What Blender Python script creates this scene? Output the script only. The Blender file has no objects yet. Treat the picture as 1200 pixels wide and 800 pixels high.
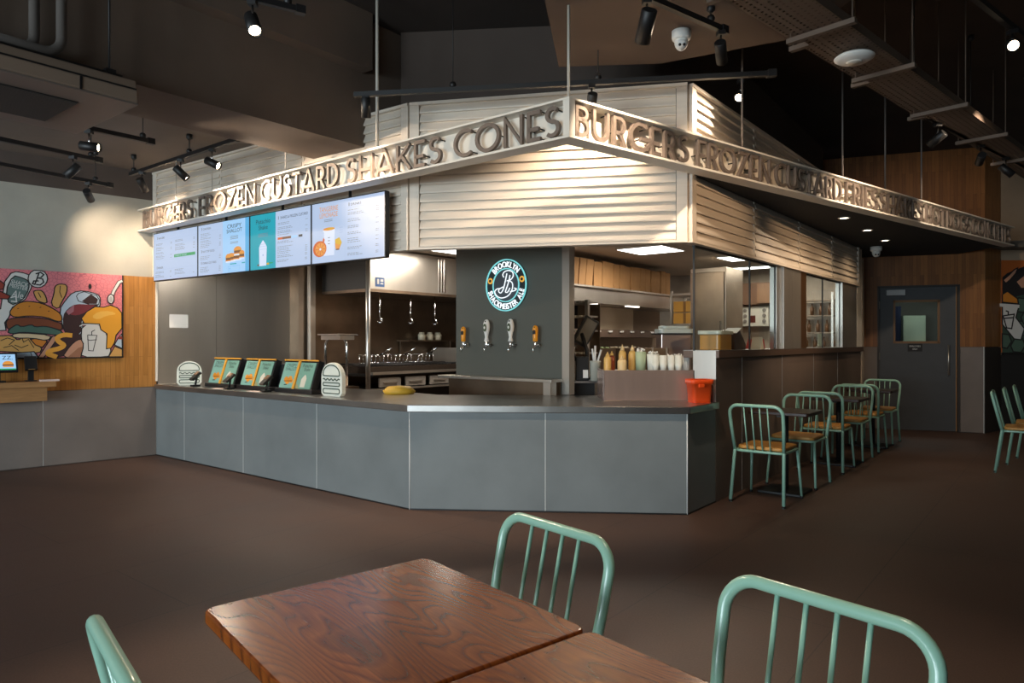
import bpy, bmesh, math, random
from math import sin, cos, pi, radians as R
from mathutils import Vector, Matrix
random.seed(7)
S = bpy.context.scene
COL = S.collection

# ------------------------------------------------------------------ camera, world, light, exposure
cam_d = bpy.data.cameras.new('camera')
cam = bpy.data.objects.new('camera', cam_d); COL.objects.link(cam)
cam.location = (0, 0, 1.38); cam.rotation_euler = (R(90), 0, 0)
cam_d.sensor_width = 36; cam_d.lens = 24.6; cam_d.clip_start = .05
S.camera = cam
S.view_settings.view_transform = 'Standard'; S.view_settings.look = 'None'
S.view_settings.gamma = 1; S.view_settings.use_curve_mapping = False
S.view_settings.exposure = 0.0

W = bpy.data.worlds.new('world'); S.world = W; W.use_nodes = True
W.node_tree.nodes['Background'].inputs[0].default_value = (.75, .86, 1, 1)
W.node_tree.nodes['Background'].inputs[1].default_value = .12

def aim(o, d):
    o.rotation_euler = Vector(d).to_track_quat('-Z', 'Y').to_euler()

def area(name, loc, d, sx, sy, power, col, parent=None, spread=180):
    l = bpy.data.lights.new(name, 'AREA'); l.shape = 'RECTANGLE'; l.size = sx; l.size_y = sy
    l.energy = power; l.color = col; l.spread = R(spread)
    o = bpy.data.objects.new(name, l); COL.objects.link(o)
    if parent: o.parent = parent
    o.location = loc; aim(o, d)
    return o

# daylight entering by the shop-front windows behind the camera
DAY = (.78, .92, 1.0)
WINX = (-10.2, -6.9, -3.6, -0.3)
DAYPOW = (540, 430, 150, 0)
for wx, wp in zip(WINX, DAYPOW):
    area('window_daylight', (wx, -4.42, 1.55), (.12, 1, -.16), 2.7, 2.1, wp, DAY)

# ------------------------------------------------------------------ materials
MATS = {}
def mat(name, col, rough=.5, metal=0., spec=.5, var=0., vscale=8., bump=0., bscale=60., coat=0., stretch=None, emit=None, estr=0., trans=0., aniso=0.):
    if name in MATS: return MATS[name]
    m = bpy.data.materials.new(name); m.use_nodes = True
    nt = m.node_tree; b = nt.nodes['Principled BSDF']
    b.inputs['Base Color'].default_value = (*col, 1)
    b.inputs['Roughness'].default_value = rough
    b.inputs['Metallic'].default_value = metal
    b.inputs['Specular IOR Level'].default_value = spec
    b.inputs['Coat Weight'].default_value = coat
    if coat: b.inputs['Coat Roughness'].default_value = .15
    if trans: b.inputs['Transmission Weight'].default_value = trans
    if emit:
        b.inputs['Emission Color'].default_value = (*emit, 1); b.inputs['Emission Strength'].default_value = estr
    if var or bump:
        tc = nt.nodes.new('ShaderNodeTexCoord'); mp = nt.nodes.new('ShaderNodeMapping')
        nt.links.new(tc.outputs['Object'], mp.inputs[0])
        if stretch: mp.inputs['Scale'].default_value = stretch
    if var:
        n = nt.nodes.new('ShaderNodeTexNoise'); n.inputs['Scale'].default_value = vscale; n.inputs['Detail'].default_value = 5
        nt.links.new(mp.outputs[0], n.inputs['Vector'])
        r = nt.nodes.new('ShaderNodeValToRGB')
        r.color_ramp.elements[0].position = .3; r.color_ramp.elements[1].position = .7
        r.color_ramp.elements[0].color = (*[c*(1-var) for c in col], 1); r.color_ramp.elements[1].color = (*[min(1, c*(1+var)) for c in col], 1)
        nt.links.new(n.outputs[0], r.inputs[0]); nt.links.new(r.outputs[0], b.inputs['Base Color'])
    if bump:
        n2 = nt.nodes.new('ShaderNodeTexNoise'); n2.inputs['Scale'].default_value = bscale; n2.inputs['Detail'].default_value = 4
        nt.links.new(mp.outputs[0], n2.inputs['Vector'])
        bp = nt.nodes.new('ShaderNodeBump'); bp.inputs['Strength'].default_value = bump; bp.inputs['Distance'].default_value = .01
        nt.links.new(n2.outputs[0], bp.inputs['Height']); nt.links.new(bp.outputs[0], b.inputs['Normal'])
    MATS[name] = m
    return m

def wood_strips(name, rotz, cols, strip=.05, length=.6, rough=.45):
    """butcher-block cladding: vertical strips along a wall whose direction has angle rotz"""
    m = bpy.data.materials.new(name); m.use_nodes = True; nt = m.node_tree; b = nt.nodes['Principled BSDF']; L = nt.links
    tc = nt.nodes.new('ShaderNodeTexCoord'); rt = nt.nodes.new('ShaderNodeVectorRotate'); rt.rotation_type = 'Z_AXIS'
    rt.inputs['Angle'].default_value = -rotz
    L.new(tc.outputs['Object'], rt.inputs['Vector'])
    sp = nt.nodes.new('ShaderNodeSeparateXYZ'); L.new(rt.outputs[0], sp.inputs[0])
    cb = nt.nodes.new('ShaderNodeCombineXYZ'); L.new(sp.outputs['Z'], cb.inputs['X']); L.new(sp.outputs['X'], cb.inputs['Y'])
    br = nt.nodes.new('ShaderNodeTexBrick'); L.new(cb.outputs[0], br.inputs['Vector'])
    br.offset = .37; br.offset_frequency = 2; br.squash = 1
    br.inputs['Scale'].default_value = 1; br.inputs['Brick Width'].default_value = length; br.inputs['Row Height'].default_value = strip
    br.inputs['Mortar Size'].default_value = .0012; br.inputs['Mortar Smooth'].default_value = .1; br.inputs['Bias'].default_value = 0
    br.inputs['Color1'].default_value = (*cols[0], 1); br.inputs['Color2'].default_value = (*cols[1], 1); br.inputs['Mortar'].default_value = (*[c*.45 for c in cols[0]], 1)
    n = nt.nodes.new('ShaderNodeTexNoise'); mp = nt.nodes.new('ShaderNodeMapping'); mp.inputs['Scale'].default_value = (3, 45, 1)
    L.new(cb.outputs[0], mp.inputs[0]); L.new(mp.outputs[0], n.inputs['Vector']); n.inputs['Scale'].default_value = 1.5; n.inputs['Detail'].default_value = 6
    mx = nt.nodes.new('ShaderNodeMix'); mx.data_type = 'RGBA'; mx.blend_type = 'OVERLAY'; mx.inputs[0].default_value = .35
    L.new(br.outputs['Color'], mx.inputs[6]); L.new(n.outputs['Fac'], mx.inputs[7]); L.new(mx.outputs[2], b.inputs['Base Color'])
    b.inputs['Roughness'].default_value = rough
    MATS[name] = m
    return m

def table_wood():
    m = bpy.data.materials.new('dark_ash_wood'); m.use_nodes = True; nt = m.node_tree; b = nt.nodes['Principled BSDF']; L = nt.links
    def N(t, **k):
        q = nt.nodes.new(t)
        for a, v in k.items(): setattr(q, a, v)
        return q
    tc = N('ShaderNodeTexCoord'); rt = N('ShaderNodeVectorRotate', rotation_type='Z_AXIS'); rt.inputs['Angle'].default_value = R(90)
    L.new(tc.outputs['Object'], rt.inputs['Vector'])                      # grain runs along local y
    sp = N('ShaderNodeSeparateXYZ'); L.new(rt.outputs[0], sp.inputs[0])
    # three staves of slightly different tone
    br = N('ShaderNodeTexBrick', offset=.5); L.new(rt.outputs[0], br.inputs['Vector'])
    br.inputs['Scale'].default_value = 1; br.inputs['Brick Width'].default_value = 3; br.inputs['Row Height'].default_value = .155; br.inputs['Mortar Size'].default_value = 0
    br.inputs['Color1'].default_value = (.80, .80, .80, 1); br.inputs['Color2'].default_value = (1.15, 1.15, 1.15, 1)
    # cathedral figure: contour lines of a smooth field stretched along the grain, offset per stave
    mp = N('ShaderNodeMapping'); mp.inputs['Scale'].default_value = (1.6, 6.5, 2); L.new(rt.outputs[0], mp.inputs[0])
    ad = N('ShaderNodeMix', data_type='RGBA', blend_type='ADD'); ad.inputs[0].default_value = 1
    L.new(mp.outputs[0], ad.inputs[6]); L.new(br.outputs['Color'], ad.inputs[7])
    nz = N('ShaderNodeTexNoise'); nz.inputs['Scale'].default_value = 1.0; nz.inputs['Detail'].default_value = 1.2; nz.inputs['Roughness'].default_value = .35; L.new(ad.outputs[2], nz.inputs['Vector'])
    mu = N('ShaderNodeMath', operation='MULTIPLY'); mu.inputs[1].default_value = 26; L.new(nz.outputs['Fac'], mu.inputs[0])
    fr = N('ShaderNodeMath', operation='FRACT'); L.new(mu.outputs[0], fr.inputs[0])
    rp = N('ShaderNodeValToRGB'); L.new(fr.outputs[0], rp.inputs[0]); e = rp.color_ramp.elements
    e[0].position = 0; e[0].color = (.115, .024, .004, 1); e[1].position = .22; e[1].color = (.205, .048, .006, 1)
    k = e.new(.75); k.color = (.255, .064, .009, 1); k = e.new(1); k.color = (.13, .028, .004, 1)
    # fine pores
    n2 = N('ShaderNodeTexNoise'); n2.inputs['Scale'].default_value = 2; n2.inputs['Detail'].default_value = 8
    m2 = N('ShaderNodeMapping'); m2.inputs['Scale'].default_value = (6, 170, 5); L.new(rt.outputs[0], m2.inputs[0]); L.new(m2.outputs[0], n2.inputs['Vector'])
    ov = N('ShaderNodeMix', data_type='RGBA', blend_type='OVERLAY'); ov.inputs[0].default_value = .55
    L.new(rp.outputs[0], ov.inputs[6]); L.new(n2.outputs['Fac'], ov.inputs[7])
    ml = N('ShaderNodeMix', data_type='RGBA', blend_type='MULTIPLY'); ml.inputs[0].default_value = 1
    L.new(ov.outputs[2], ml.inputs[6]); L.new(br.outputs['Color'], ml.inputs[7]); L.new(ml.outputs[2], b.inputs['Base Color'])
    b.inputs['Roughness'].default_value = .21; b.inputs['Specular IOR Level'].default_value = .45
    MATS['table'] = m; return m

def floor_mat():
    m = bpy.data.materials.new('dark_vinyl_floor'); m.use_nodes = True; nt = m.node_tree; b = nt.nodes['Principled BSDF']; L = nt.links
    tc = nt.nodes.new('ShaderNodeTexCoord'); rt = nt.nodes.new('ShaderNodeVectorRotate'); rt.rotation_type = 'Z_AXIS'; rt.inputs['Angle'].default_value = R(-51.3)
    L.new(tc.outputs['Object'], rt.inputs['Vector'])
    br = nt.nodes.new('ShaderNodeTexBrick'); L.new(rt.outputs[0], br.inputs['Vector']); br.offset = .5
    br.inputs['Scale'].default_value = 1; br.inputs['Brick Width'].default_value = 3.6; br.inputs['Row Height'].default_value = .9; br.inputs['Mortar Size'].default_value = .003
    br.inputs['Color1'].default_value = (.098, .054, .038, 1); br.inputs['Color2'].default_value = (.092, .050, .036, 1); br.inputs['Mortar'].default_value = (.047, .029, .022, 1)
    n = nt.nodes.new('ShaderNodeTexNoise'); n.inputs['Scale'].default_value = 1.6; n.inputs['Detail'].default_value = 8; n.inputs['Roughness'].default_value = .7
    L.new(tc.outputs['Object'], n.inputs['Vector'])
    n3 = nt.nodes.new('ShaderNodeTexNoise'); n3.inputs['Scale'].default_value = 120; n3.inputs['Detail'].default_value = 3; L.new(tc.outputs['Object'], n3.inputs['Vector'])
    o1 = nt.nodes.new('ShaderNodeMix'); o1.data_type = 'RGBA'; o1.blend_type = 'OVERLAY'; o1.inputs[0].default_value = .35
    L.new(br.outputs['Color'], o1.inputs[6]); L.new(n.outputs['Fac'], o1.inputs[7])
    o2 = nt.nodes.new('ShaderNodeMix'); o2.data_type = 'RGBA'; o2.blend_type = 'OVERLAY'; o2.inputs[0].default_value = .5
    L.new(o1.outputs[2], o2.inputs[6]); L.new(n3.outputs['Fac'], o2.inputs[7]); L.new(o2.outputs[2], b.inputs['Base Color'])
    bp = nt.nodes.new('ShaderNodeBump'); bp.inputs['Strength'].default_value = .12; bp.inputs['Distance'].default_value = .004
    L.new(n3.outputs['Fac'], bp.inputs['Height']); L.new(bp.outputs[0], b.inputs['Normal'])
    rr = nt.nodes.new('ShaderNodeMapRange'); rr.inputs['To Min'].default_value = .45; rr.inputs['To Max'].default_value = .65
    L.new(n.outputs['Fac'], rr.inputs['Value']); L.new(rr.outputs[0], b.inputs['Roughness'])
    MATS['floor'] = m; return m

def glass_mat():
    m = bpy.data.materials.new('clear_glass'); m.use_nodes = True; nt = m.node_tree
    for x in list(nt.nodes): nt.nodes.remove(x)
    o = nt.nodes.new('ShaderNodeOutputMaterial'); t = nt.nodes.new('ShaderNodeBsdfTransparent'); t.inputs[0].default_value = (.93, .96, .95, 1)
    g = nt.nodes.new('ShaderNodeBsdfGlossy'); g.inputs['Roughness'].default_value = .02
    f = nt.nodes.new('ShaderNodeFresnel'); f.inputs[0].default_value = 1.35; x = nt.nodes.new('ShaderNodeMixShader')
    ge = nt.nodes.new('ShaderNodeNewGeometry'); sb = nt.nodes.new('ShaderNodeMath'); sb.operation = 'SUBTRACT'; sb.inputs[0].default_value = 1; nt.links.new(ge.outputs['Backfacing'], sb.inputs[1]); ml = nt.nodes.new('ShaderNodeMath'); ml.operation = 'MULTIPLY'; nt.links.new(f.outputs[0], ml.inputs[0]); nt.links.new(sb.outputs[0], ml.inputs[1]); nt.links.new(ml.outputs[0], x.inputs[0]); nt.links.new(t.outputs[0], x.inputs[1]); nt.links.new(g.outputs[0], x.inputs[2]); nt.links.new(x.outputs[0], o.inputs[0])
    MATS['glass'] = m; return m

def emis(name, col, st):
    return mat(name, (.02, .02, .02), .4, emit=col, estr=st)

TABLE = table_wood(); FLOOR = floor_mat(); GLASS = glass_mat()
PLASTER = mat('plaster', (.37, .35, .295), .85, var=.07, vscale=3, bump=.12, bscale=45)
DARKPAINT = mat('dark_paint', (.085, .062, .05), .9, var=.15, vscale=2)
BLACKPAINT = mat('black_paint', (.012, .011, .010), .9)
CONCRETE = mat('raw_concrete_paint', (.135, .098, .074), .85, var=.12, vscale=1.5, bump=.1, bscale=12)
LEFTCEIL = mat('left_ceiling_paint', (.17, .138, .115), .9, var=.1, vscale=1.2)
WHITESLAT = mat('white_slat', (.70, .615, .52), .5, var=.06, vscale=6, stretch=(.4, .4, 5))
WHITEMETAL = mat('white_metal', (.72, .67, .59), .45)
SLATBACK = mat('slat_backing', (.05, .04, .035), .9)
LETTER = mat('brushed_bronze', (.185, .145, .12), .48, metal=.35, var=.1, vscale=30)
TILE = mat('grey_stone_tile', (.205, .222, .222), .55, var=.10, vscale=2.2, bump=.06, bscale=90)
BARTILE = mat('taupe_stone_tile', (.16, .115, .092), .6, var=.12, vscale=2.2, bump=.06, bscale=90)
WALLTILE = mat('brown_grey_stone_tile', (.19, .155, .135), .6, var=.14, vscale=2.0, bump=.06, bscale=90)
TRIM = mat('aluminium_trim', (.62, .62, .6), .4, metal=.4)
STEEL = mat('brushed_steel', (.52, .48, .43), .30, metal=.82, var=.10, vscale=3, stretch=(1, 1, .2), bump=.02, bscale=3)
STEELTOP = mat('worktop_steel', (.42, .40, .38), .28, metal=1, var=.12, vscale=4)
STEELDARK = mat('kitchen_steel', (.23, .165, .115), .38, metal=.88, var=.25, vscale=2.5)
CHROME = mat('chrome', (.75, .75, .75), .15, metal=1)
BLACK = mat('black_plastic', (.012, .012, .013), .38)
BLACKMETAL = mat('black_metal', (.010, .009, .009), .5)
TAPWALL = mat('green_grey_panel', (.092, .095, .080), .42)
MINT = mat('mint_green_enamel', (.30, .54, .42), .3, coat=.3)
SEATW = mat('tan_seat_wood', (.56, .27, .06), .45, var=.12, vscale=9, stretch=(1, 6, 1))
DARKTOP = mat('dark_table_top', (.035, .017, .012), .3)
LEDGEW = mat('dark_brown_ledge', (.09, .055, .038), .4)
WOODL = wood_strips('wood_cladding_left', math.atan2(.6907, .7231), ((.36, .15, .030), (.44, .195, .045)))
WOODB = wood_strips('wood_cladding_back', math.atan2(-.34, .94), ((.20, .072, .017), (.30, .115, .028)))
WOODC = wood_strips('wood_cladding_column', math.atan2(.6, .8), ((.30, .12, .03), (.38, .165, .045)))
SHELFW = mat('shelf_oak', (.40, .20, .075), .5, var=.14, vscale=6, stretch=(1, 1, 8))
WHITE = mat('white_print', (.75, .74, .70), .6)
PAPER = mat('white_paper', (.8, .78, .75), .7)
CARD = mat('kraft_cardboard', (.36, .19, .072), .8, var=.12, vscale=5)
INK = mat('black_ink', (.012, .010, .010), .6)
ORANGEP = mat('orange_red_plastic', (.66, .060, .006), .4)
GREYINK = emis('screen_ink_grey', (.20, .24, .30), 1.0)

# ------------------------------------------------------------------ mesh helpers
class MB:
    def __init__(s): s.v = []; s.f = []; s.m = []; s.sm = []; s.cur = 0; s.smooth = False
    def add(s, vs, fs):
        b = len(s.v); s.v += [tuple(v) for v in vs]
        for f in fs: s.f.append([b+i for i in f]); s.m.append(s.cur); s.sm.append(s.smooth)
    def obox(s, o, ex, ey, ez):
        o, ex, ey, ez = map(Vector, (o, ex, ey, ez))
        vs = [o, o+ex, o+ex+ey, o+ey, o+ez, o+ex+ez, o+ex+ey+ez, o+ey+ez]
        fs = [(0,3,2,1),(4,5,6,7),(0,1,5,4),(1,2,6,5),(2,3,7,6),(3,0,4,7)]
        if ex.cross(ey).dot(ez) < 0: fs = [f[::-1] for f in fs]
        s.add(vs, fs); return s
    def box(s, c, size, rz=0.):
        c = Vector(c); x, y, z = size
        ex = Vector((cos(rz), sin(rz), 0))*x; ey = Vector((-sin(rz), cos(rz), 0))*y; ez = Vector((0, 0, z))
        return s.obox(c-ex/2-ey/2-ez/2, ex, ey, ez)
    def prism(s, pts, z0, z1):
        a = sum(pts[i][0]*pts[(i+1)%len(pts)][1]-pts[(i+1)%len(pts)][0]*pts[i][1] for i in range(len(pts)))
        if a < 0: pts = pts[::-1]
        n = len(pts)
        vs = [(p[0], p[1], z0) for p in pts]+[(p[0], p[1], z1) for p in pts]
        s.add(vs, [tuple(range(n))[::-1], tuple(range(n, 2*n))]+[(i, (i+1)%n, n+(i+1)%n, n+i) for i in range(n)]); return s
    def slab(s, pts2, o, ex, ez, en, d0, d1):
        """planar polygon (x,y) in frame o,ex,ez, extruded along en from d0 to d1"""
        o, ex, ez, en = map(Vector, (o, ex, ez, en)); n = len(pts2)
        a = sum(pts2[i][0]*pts2[(i+1)%n][1]-pts2[(i+1)%n][0]*pts2[i][1] for i in range(n))
        if (a < 0) != (ex.cross(ez).dot(en) < 0): pts2 = pts2[::-1]
        vs = [o+ex*p[0]+ez*p[1]+en*d0 for p in pts2]+[o+ex*p[0]+ez*p[1]+en*d1 for p in pts2]
        s.add(vs, [tuple(range(n))[::-1], tuple(range(n, 2*n))]+[(i, (i+1)%n, n+(i+1)%n, n+i) for i in range(n)]); return s
    def flat(s, pts2, o, ex, ez, en, d):
        o, ex, ez, en = map(Vector, (o, ex, ez, en)); n = len(pts2)
        a = sum(pts2[i][0]*pts2[(i+1)%n][1]-pts2[(i+1)%n][0]*pts2[i][1] for i in range(n))
        if (a < 0) != (ex.cross(ez).dot(en) < 0): pts2 = pts2[::-1]
        s.add([o+ex*p[0]+ez*p[1]+en*d for p in pts2], [tuple(range(n))]); return s
    def ribbon(s, pts2, w, o, ex, ez, en, d0, d1, closed=False):
        """stroke of width w along a 2-D polyline, extruded d0..d1"""
        P = [Vector(p) for p in pts2]; n = len(P); L = []; Rr = []
        for i in range(n):
            if closed: a = P[i]-P[i-1]; b = P[(i+1)%n]-P[i]
            else:
                a = P[i]-P[i-1] if i else P[1]-P[0]; b = P[i+1]-P[i] if i < n-1 else P[-1]-P[-2]
            a = a.normalized() if a.length else b.normalized(); b = b.normalized() if b.length else a
            t = (a+b); t = t.normalized() if t.length > 1e-6 else a
            nn = Vector((-t.y, t.x)); c = max(.45, nn.dot(Vector((-a.y, a.x))))
            L.append(P[i]+nn*w/2/c); Rr.append(P[i]-nn*w/2/c)
        o, ex, ez, en = map(Vector, (o, ex, ez, en))
        T = lambda p, d: o+ex*p[0]+ez*p[1]+en*d
        vs = []
        for i in range(n): vs += [T(Rr[i], d1), T(L[i], d1), T(Rr[i], d0), T(L[i], d0)]
        fs = []
        flip = ex.cross(ez).dot(en) < 0
        for i in range(n if closed else n-1):
            a = 4*i; b = 4*((i+1)%n)
            fs += [(a, b, b+1, a+1), (a+2, a+3, b+3, b+2), (a, a+2, b+2, b), (a+1, b+1, b+3, a+3)]
        if not closed: fs += [(0, 1, 3, 2), (4*n-4, 4*n-2, 4*n-1, 4*n-3)]
        if flip: fs = [f[::-1] for f in fs]
        s.add(vs, fs); return s
    def tube(s, pts, r, n=10, closed=False, caps=True, taper=None):
        P = [Vector(p) for p in pts]; m = len(P); prev = None; rings = []
        for i in range(m):
            if closed: t = P[(i+1)%m]-P[i-1]
            else: t = (P[min(i+1, m-1)]-P[max(i-1, 0)])
            t.normalize()
            if prev is None:
                u = t.orthogonal().normalized()
            else:
                u = prev-t*prev.dot(t); u = u.normalized() if u.length > 1e-6 else t.orthogonal().normalized()
            prev = u; w = t.cross(u)
            rr = r if taper is None else r*taper[i]
            rings.append([P[i]+(u*cos(2*pi*k/n)+w*sin(2*pi*k/n))*rr for k in range(n)])
        vs = [v for q in rings for v in q]; fs = []
        for i in range(m if closed else m-1):
            a = i*n; b = ((i+1)%m)*n
            for k in range(n): fs.append((a+k, a+(k+1)%n, b+(k+1)%n, b+k))
        o = s.smooth; s.smooth = True; s.add(vs, fs)
        s.smooth = False
        if caps and not closed:
            base = len(s.v)-len(vs)
            s.f.append([base+k for k in range(n)][::-1]); s.m.append(s.cur); s.sm.append(False)
            s.f.append([base+(m-1)*n+k for k in range(n)]); s.m.append(s.cur); s.sm.append(False)
        s.smooth = o; return s
    def lathe(s, prof, c, axis=(0, 0, 1), n=16, sx=1., sy=1.):
        """prof: (radius, height along axis)"""
        c = Vector(c); az = Vector(axis).normalized()
        ax = az.orthogonal().normalized() if abs(az.z) < .99 else Vector((1, 0, 0)); ay = az.cross(ax)
        vs = []; fs = []; m = len(prof)
        for r, h in prof:
            for k in range(n): a = 2*pi*k/n; vs.append(c+az*h+ax*cos(a)*r*sx+ay*sin(a)*r*sy)
        for i in range(m-1):
            for k in range(n): fs.append((i*n+k, i*n+(k+1)%n, (i+1)*n+(k+1)%n, (i+1)*n+k))
        b = len(s.v); o = s.smooth; s.smooth = True; s.add(vs, fs); s.smooth = False
        if prof[0][0] > 1e-5: s.f.append([b+k for k in range(n)][::-1]); s.m.append(s.cur); s.sm.append(False)
        if prof[-1][0] > 1e-5: s.f.append([b+(m-1)*n+k for k in range(n)]); s.m.append(s.cur); s.sm.append(False)
        s.smooth = o; return s
    def text(s, body, o, ex, ez, en, size, d=0., width=None, align='LEFT', ext=0., sy=1.):
        vs, fs, w = text_geo(body, ext/size if ext else 0.)
        k = size; kx = (width/w) if width else size
        off = {'LEFT': 0, 'CENTER': -.5, 'RIGHT': -1}[align]*w*kx
        o, ex, ez, en = map(Vector, (o, ex, ez, en))
        s.add([o+ex*(v[0]*kx+off)+ez*(v[1]*k*sy)+en*(d+v[2]*k) for v in vs], fs); return s

_TG = {}
def text_geo(body, ext):
    key = (body, round(ext, 4))
    if key in _TG: return _TG[key]
    c = bpy.data.curves.new('lettering', 'FONT'); c.body = body; c.size = 1.38; c.extrude = ext/2; c.resolution_u = 3
    o = bpy.data.objects.new('lettering', c)
    me = bpy.data.meshes.new_from_object(o)
    vs = [(v.co.x, v.co.y, v.co.z+ext/2) for v in me.vertices]; fs = [tuple(p.vertices) for p in me.polygons]
    x0 = min([v[0] for v in vs] or [0]); x1 = max([v[0] for v in vs] or [1])
    vs = [(v[0]-x0, v[1], v[2]) for v in vs]
    bpy.data.objects.remove(o); bpy.data.curves.remove(c); bpy.data.meshes.remove(me)
    _TG[key] = (vs, fs, x1-x0); return _TG[key]

INFO = {}
def tag(o, label=None, cat=None, group=None, kind=None):
    if label: o['label'] = label
    if cat: o['category'] = cat
    if group: o['group'] = group
    if kind: o['kind'] = kind
    return o

def thing(name, label, cat, loc=(0, 0, 0), rz=0., group=None):
    o = bpy.data.objects.new(name, None); COL.objects.link(o); o.empty_display_size = .05
    o.location = loc; o.rotation_euler = (0, 0, rz)
    INFO[o.name] = (Vector(loc), rz)
    return tag(o, label, cat, group)

def obj(name, mb, m, parent=None, world=False, bevel=0., seg=2, label=None, smooth_angle=None, loc=None):
    """link one mesh object; world=True: the mesh was laid out in world space and is moved into its thing's space"""
    me = bpy.data.meshes.new(name)
    vs = mb.v
    if parent is not None:
        p = parent
        while p.parent: p = p.parent
        L, rz = INFO.get(p.name, (Vector((0, 0, 0)), 0.))
        if world and (L.length or rz):
            M = (Matrix.Translation(L) @ Matrix.Rotation(rz, 4, 'Z')).inverted()
            vs = [tuple(M @ Vector(v)) for v in vs]
    elif loc is not None:
        vs = [tuple(Vector(v)-Vector(loc)) for v in vs]
    me.from_pydata(vs, [], mb.f)
    me.polygons.foreach_set('use_smooth', mb.sm)
    for x in (m if isinstance(m, (list, tuple)) else [m]): me.materials.append(x)
    if isinstance(m, (list, tuple)): me.polygons.foreach_set('material_index', mb.m)
    me.update()
    o = bpy.data.objects.new(name, me); COL.objects.link(o)
    if parent is not None: o.parent = parent
    elif loc is not None: o.location = loc; INFO[o.name] = (Vector(loc), 0.)
    if bevel:
        b = o.modifiers.new('edge', 'BEVEL'); b.width = bevel; b.segments = seg; b.limit_method = 'ANGLE'; b.angle_limit = R(40)
    if label: o['label'] = label
    return o

def struct(name, mb, m, parent=None, bevel=0.):
    o = obj(name, mb, m, parent, bevel=bevel)
    if parent is None: o['kind'] = 'structure'
    return o

def copy_tree(o, parent=None):
    c = o.copy(); COL.objects.link(c)
    if parent is not None: c.parent = parent
    for ch in list(o.children): copy_tree(ch, c)
    return c

def arc(cx, cy, rx, ry, a0, a1, n=10):
    return [(cx+rx*cos(R(a0+(a1-a0)*i/n)), cy+ry*sin(R(a0+(a1-a0)*i/n))) for i in range(n+1)]
def rrect(x0, y0, x1, y1, r, n=4):
    return arc(x1-r, y1-r, r, r, 0, 90, n)+arc(x0+r, y1-r, r, r, 90, 180, n)+arc(x0+r, y0+r, r, r, 180, 270, n)+arc(x1-r, y0+r, r, r, 270, 360, n)
def fillet(pts, r, n=5):
    """round the inner corners of a 3-D polyline"""
    P = [Vector(p) for p in pts]; out = [P[0]]
    for i in range(1, len(P)-1):
        a = (P[i-1]-P[i]).normalized(); b = (P[i+1]-P[i]).normalized()
        ang = a.angle(b); t = min(r/math.tan(ang/2), (P[i-1]-P[i]).length*.49, (P[i+1]-P[i]).length*.49); rr = t*math.tan(ang/2)
        c = P[i]+(a+b).normalized()*(rr/sin(ang/2)); s0 = P[i]+a*t-c; s1 = P[i]+b*t-c; sw = s0.angle(s1)
        for k in range(n+1):
            f = k/n; out.append(c+(s0*sin((1-f)*sw)+s1*sin(f*sw))/sin(sw))
    out.append(P[-1]); return out
Z = Vector((0, 0, 1))
def V3(p, z=0.): return Vector((p[0], p[1], z))

# ------------------------------------------------------------------ plan of the place (metres)
A = Vector((-4.33, 8.51)); B = Vector((-.84, 5.74)); F = Vector((1.395, 5.57))
E1 = Vector((-.87, 6.04))                                     # louvre corner above the counter corner
LP = (B-A).normalized(); FD = (F-B).normalized()
d = Vector((.6247, .7809)); n = Vector((.7809, -.6247))       # bar wall direction and its outward normal
WD = Vector((-.7231, -.6907)); WN = Vector((.6907, -.7231))   # left wall, running out of frame; its normal
LN = Vector((-.622, -.783))                                   # outward normal of the left counter run
def K(t, w, z=0.): p = F+d*t+n*w; return Vector((p.x, p.y, z))  # kitchen frame
def WL(u, o=0., z=0.): p = A+WD*u+WN*o; return Vector((p.x, p.y, z))
ZC = 4.3; ZL = 3.42
# ------------------------------------------------------------------ the setting
RX0, RX1, RY0, RY1 = -14.0, 11.0, -4.5, 14.0
struct('floor', MB().prism([(RX0, RY0), (RX1, RY0), (RX1, RY1), (RX0, RY1)], -.12, 0), FLOOR)
# left wall: painted core + plaster field, wood field and stone tiles below
wl = struct('wall_left', MB().prism([WL(-1.75)[:2], WL(12.6)[:2], WL(12.6, -.2)[:2], WL(-1.75, -.2)[:2]], 0, ZC), DARKPAINT)
ex = V3(WD); en = V3(WN)
def wl_box(u0, u1, z0, z1, o0, o1): return MB().obox(WL(u0, o0, z0), ex*(u1-u0), en*(o1-o0), Z*(z1-z0))
obj('plaster_field', wl_box(.0, 12.6, 2.158, 3.085, 0, .012), PLASTER, wl)
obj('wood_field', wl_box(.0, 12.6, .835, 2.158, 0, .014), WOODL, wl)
us = [0.0, 1.161, 2.36, 3.56, 4.76, 5.96, 7.16, 8.36, 9.56, 10.76, 11.96]
for i in range(len(us)-1):
    obj('tile', wl_box(us[i]+.004, us[i+1]-.004, 0.01, .83, .004, .016), WALLTILE, wl, bevel=.002)
obj('tile_joint_trim', wl_box(0, 12, 0.012, .829, .0, .013), TRIM, wl)
obj('corner_trim', wl_box(-.012, .012, .9, 3.40, 0, .03), WHITEMETAL, wl)
obj('steel_cladding', wl_box(-.72, -.02, 0.0, 2.5, 0, .012), STEEL, wl)
obj('steel_cladding', wl_box(-1.74, -.724, 0.0, 2.5, 0, .012), STEEL, wl)
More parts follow.
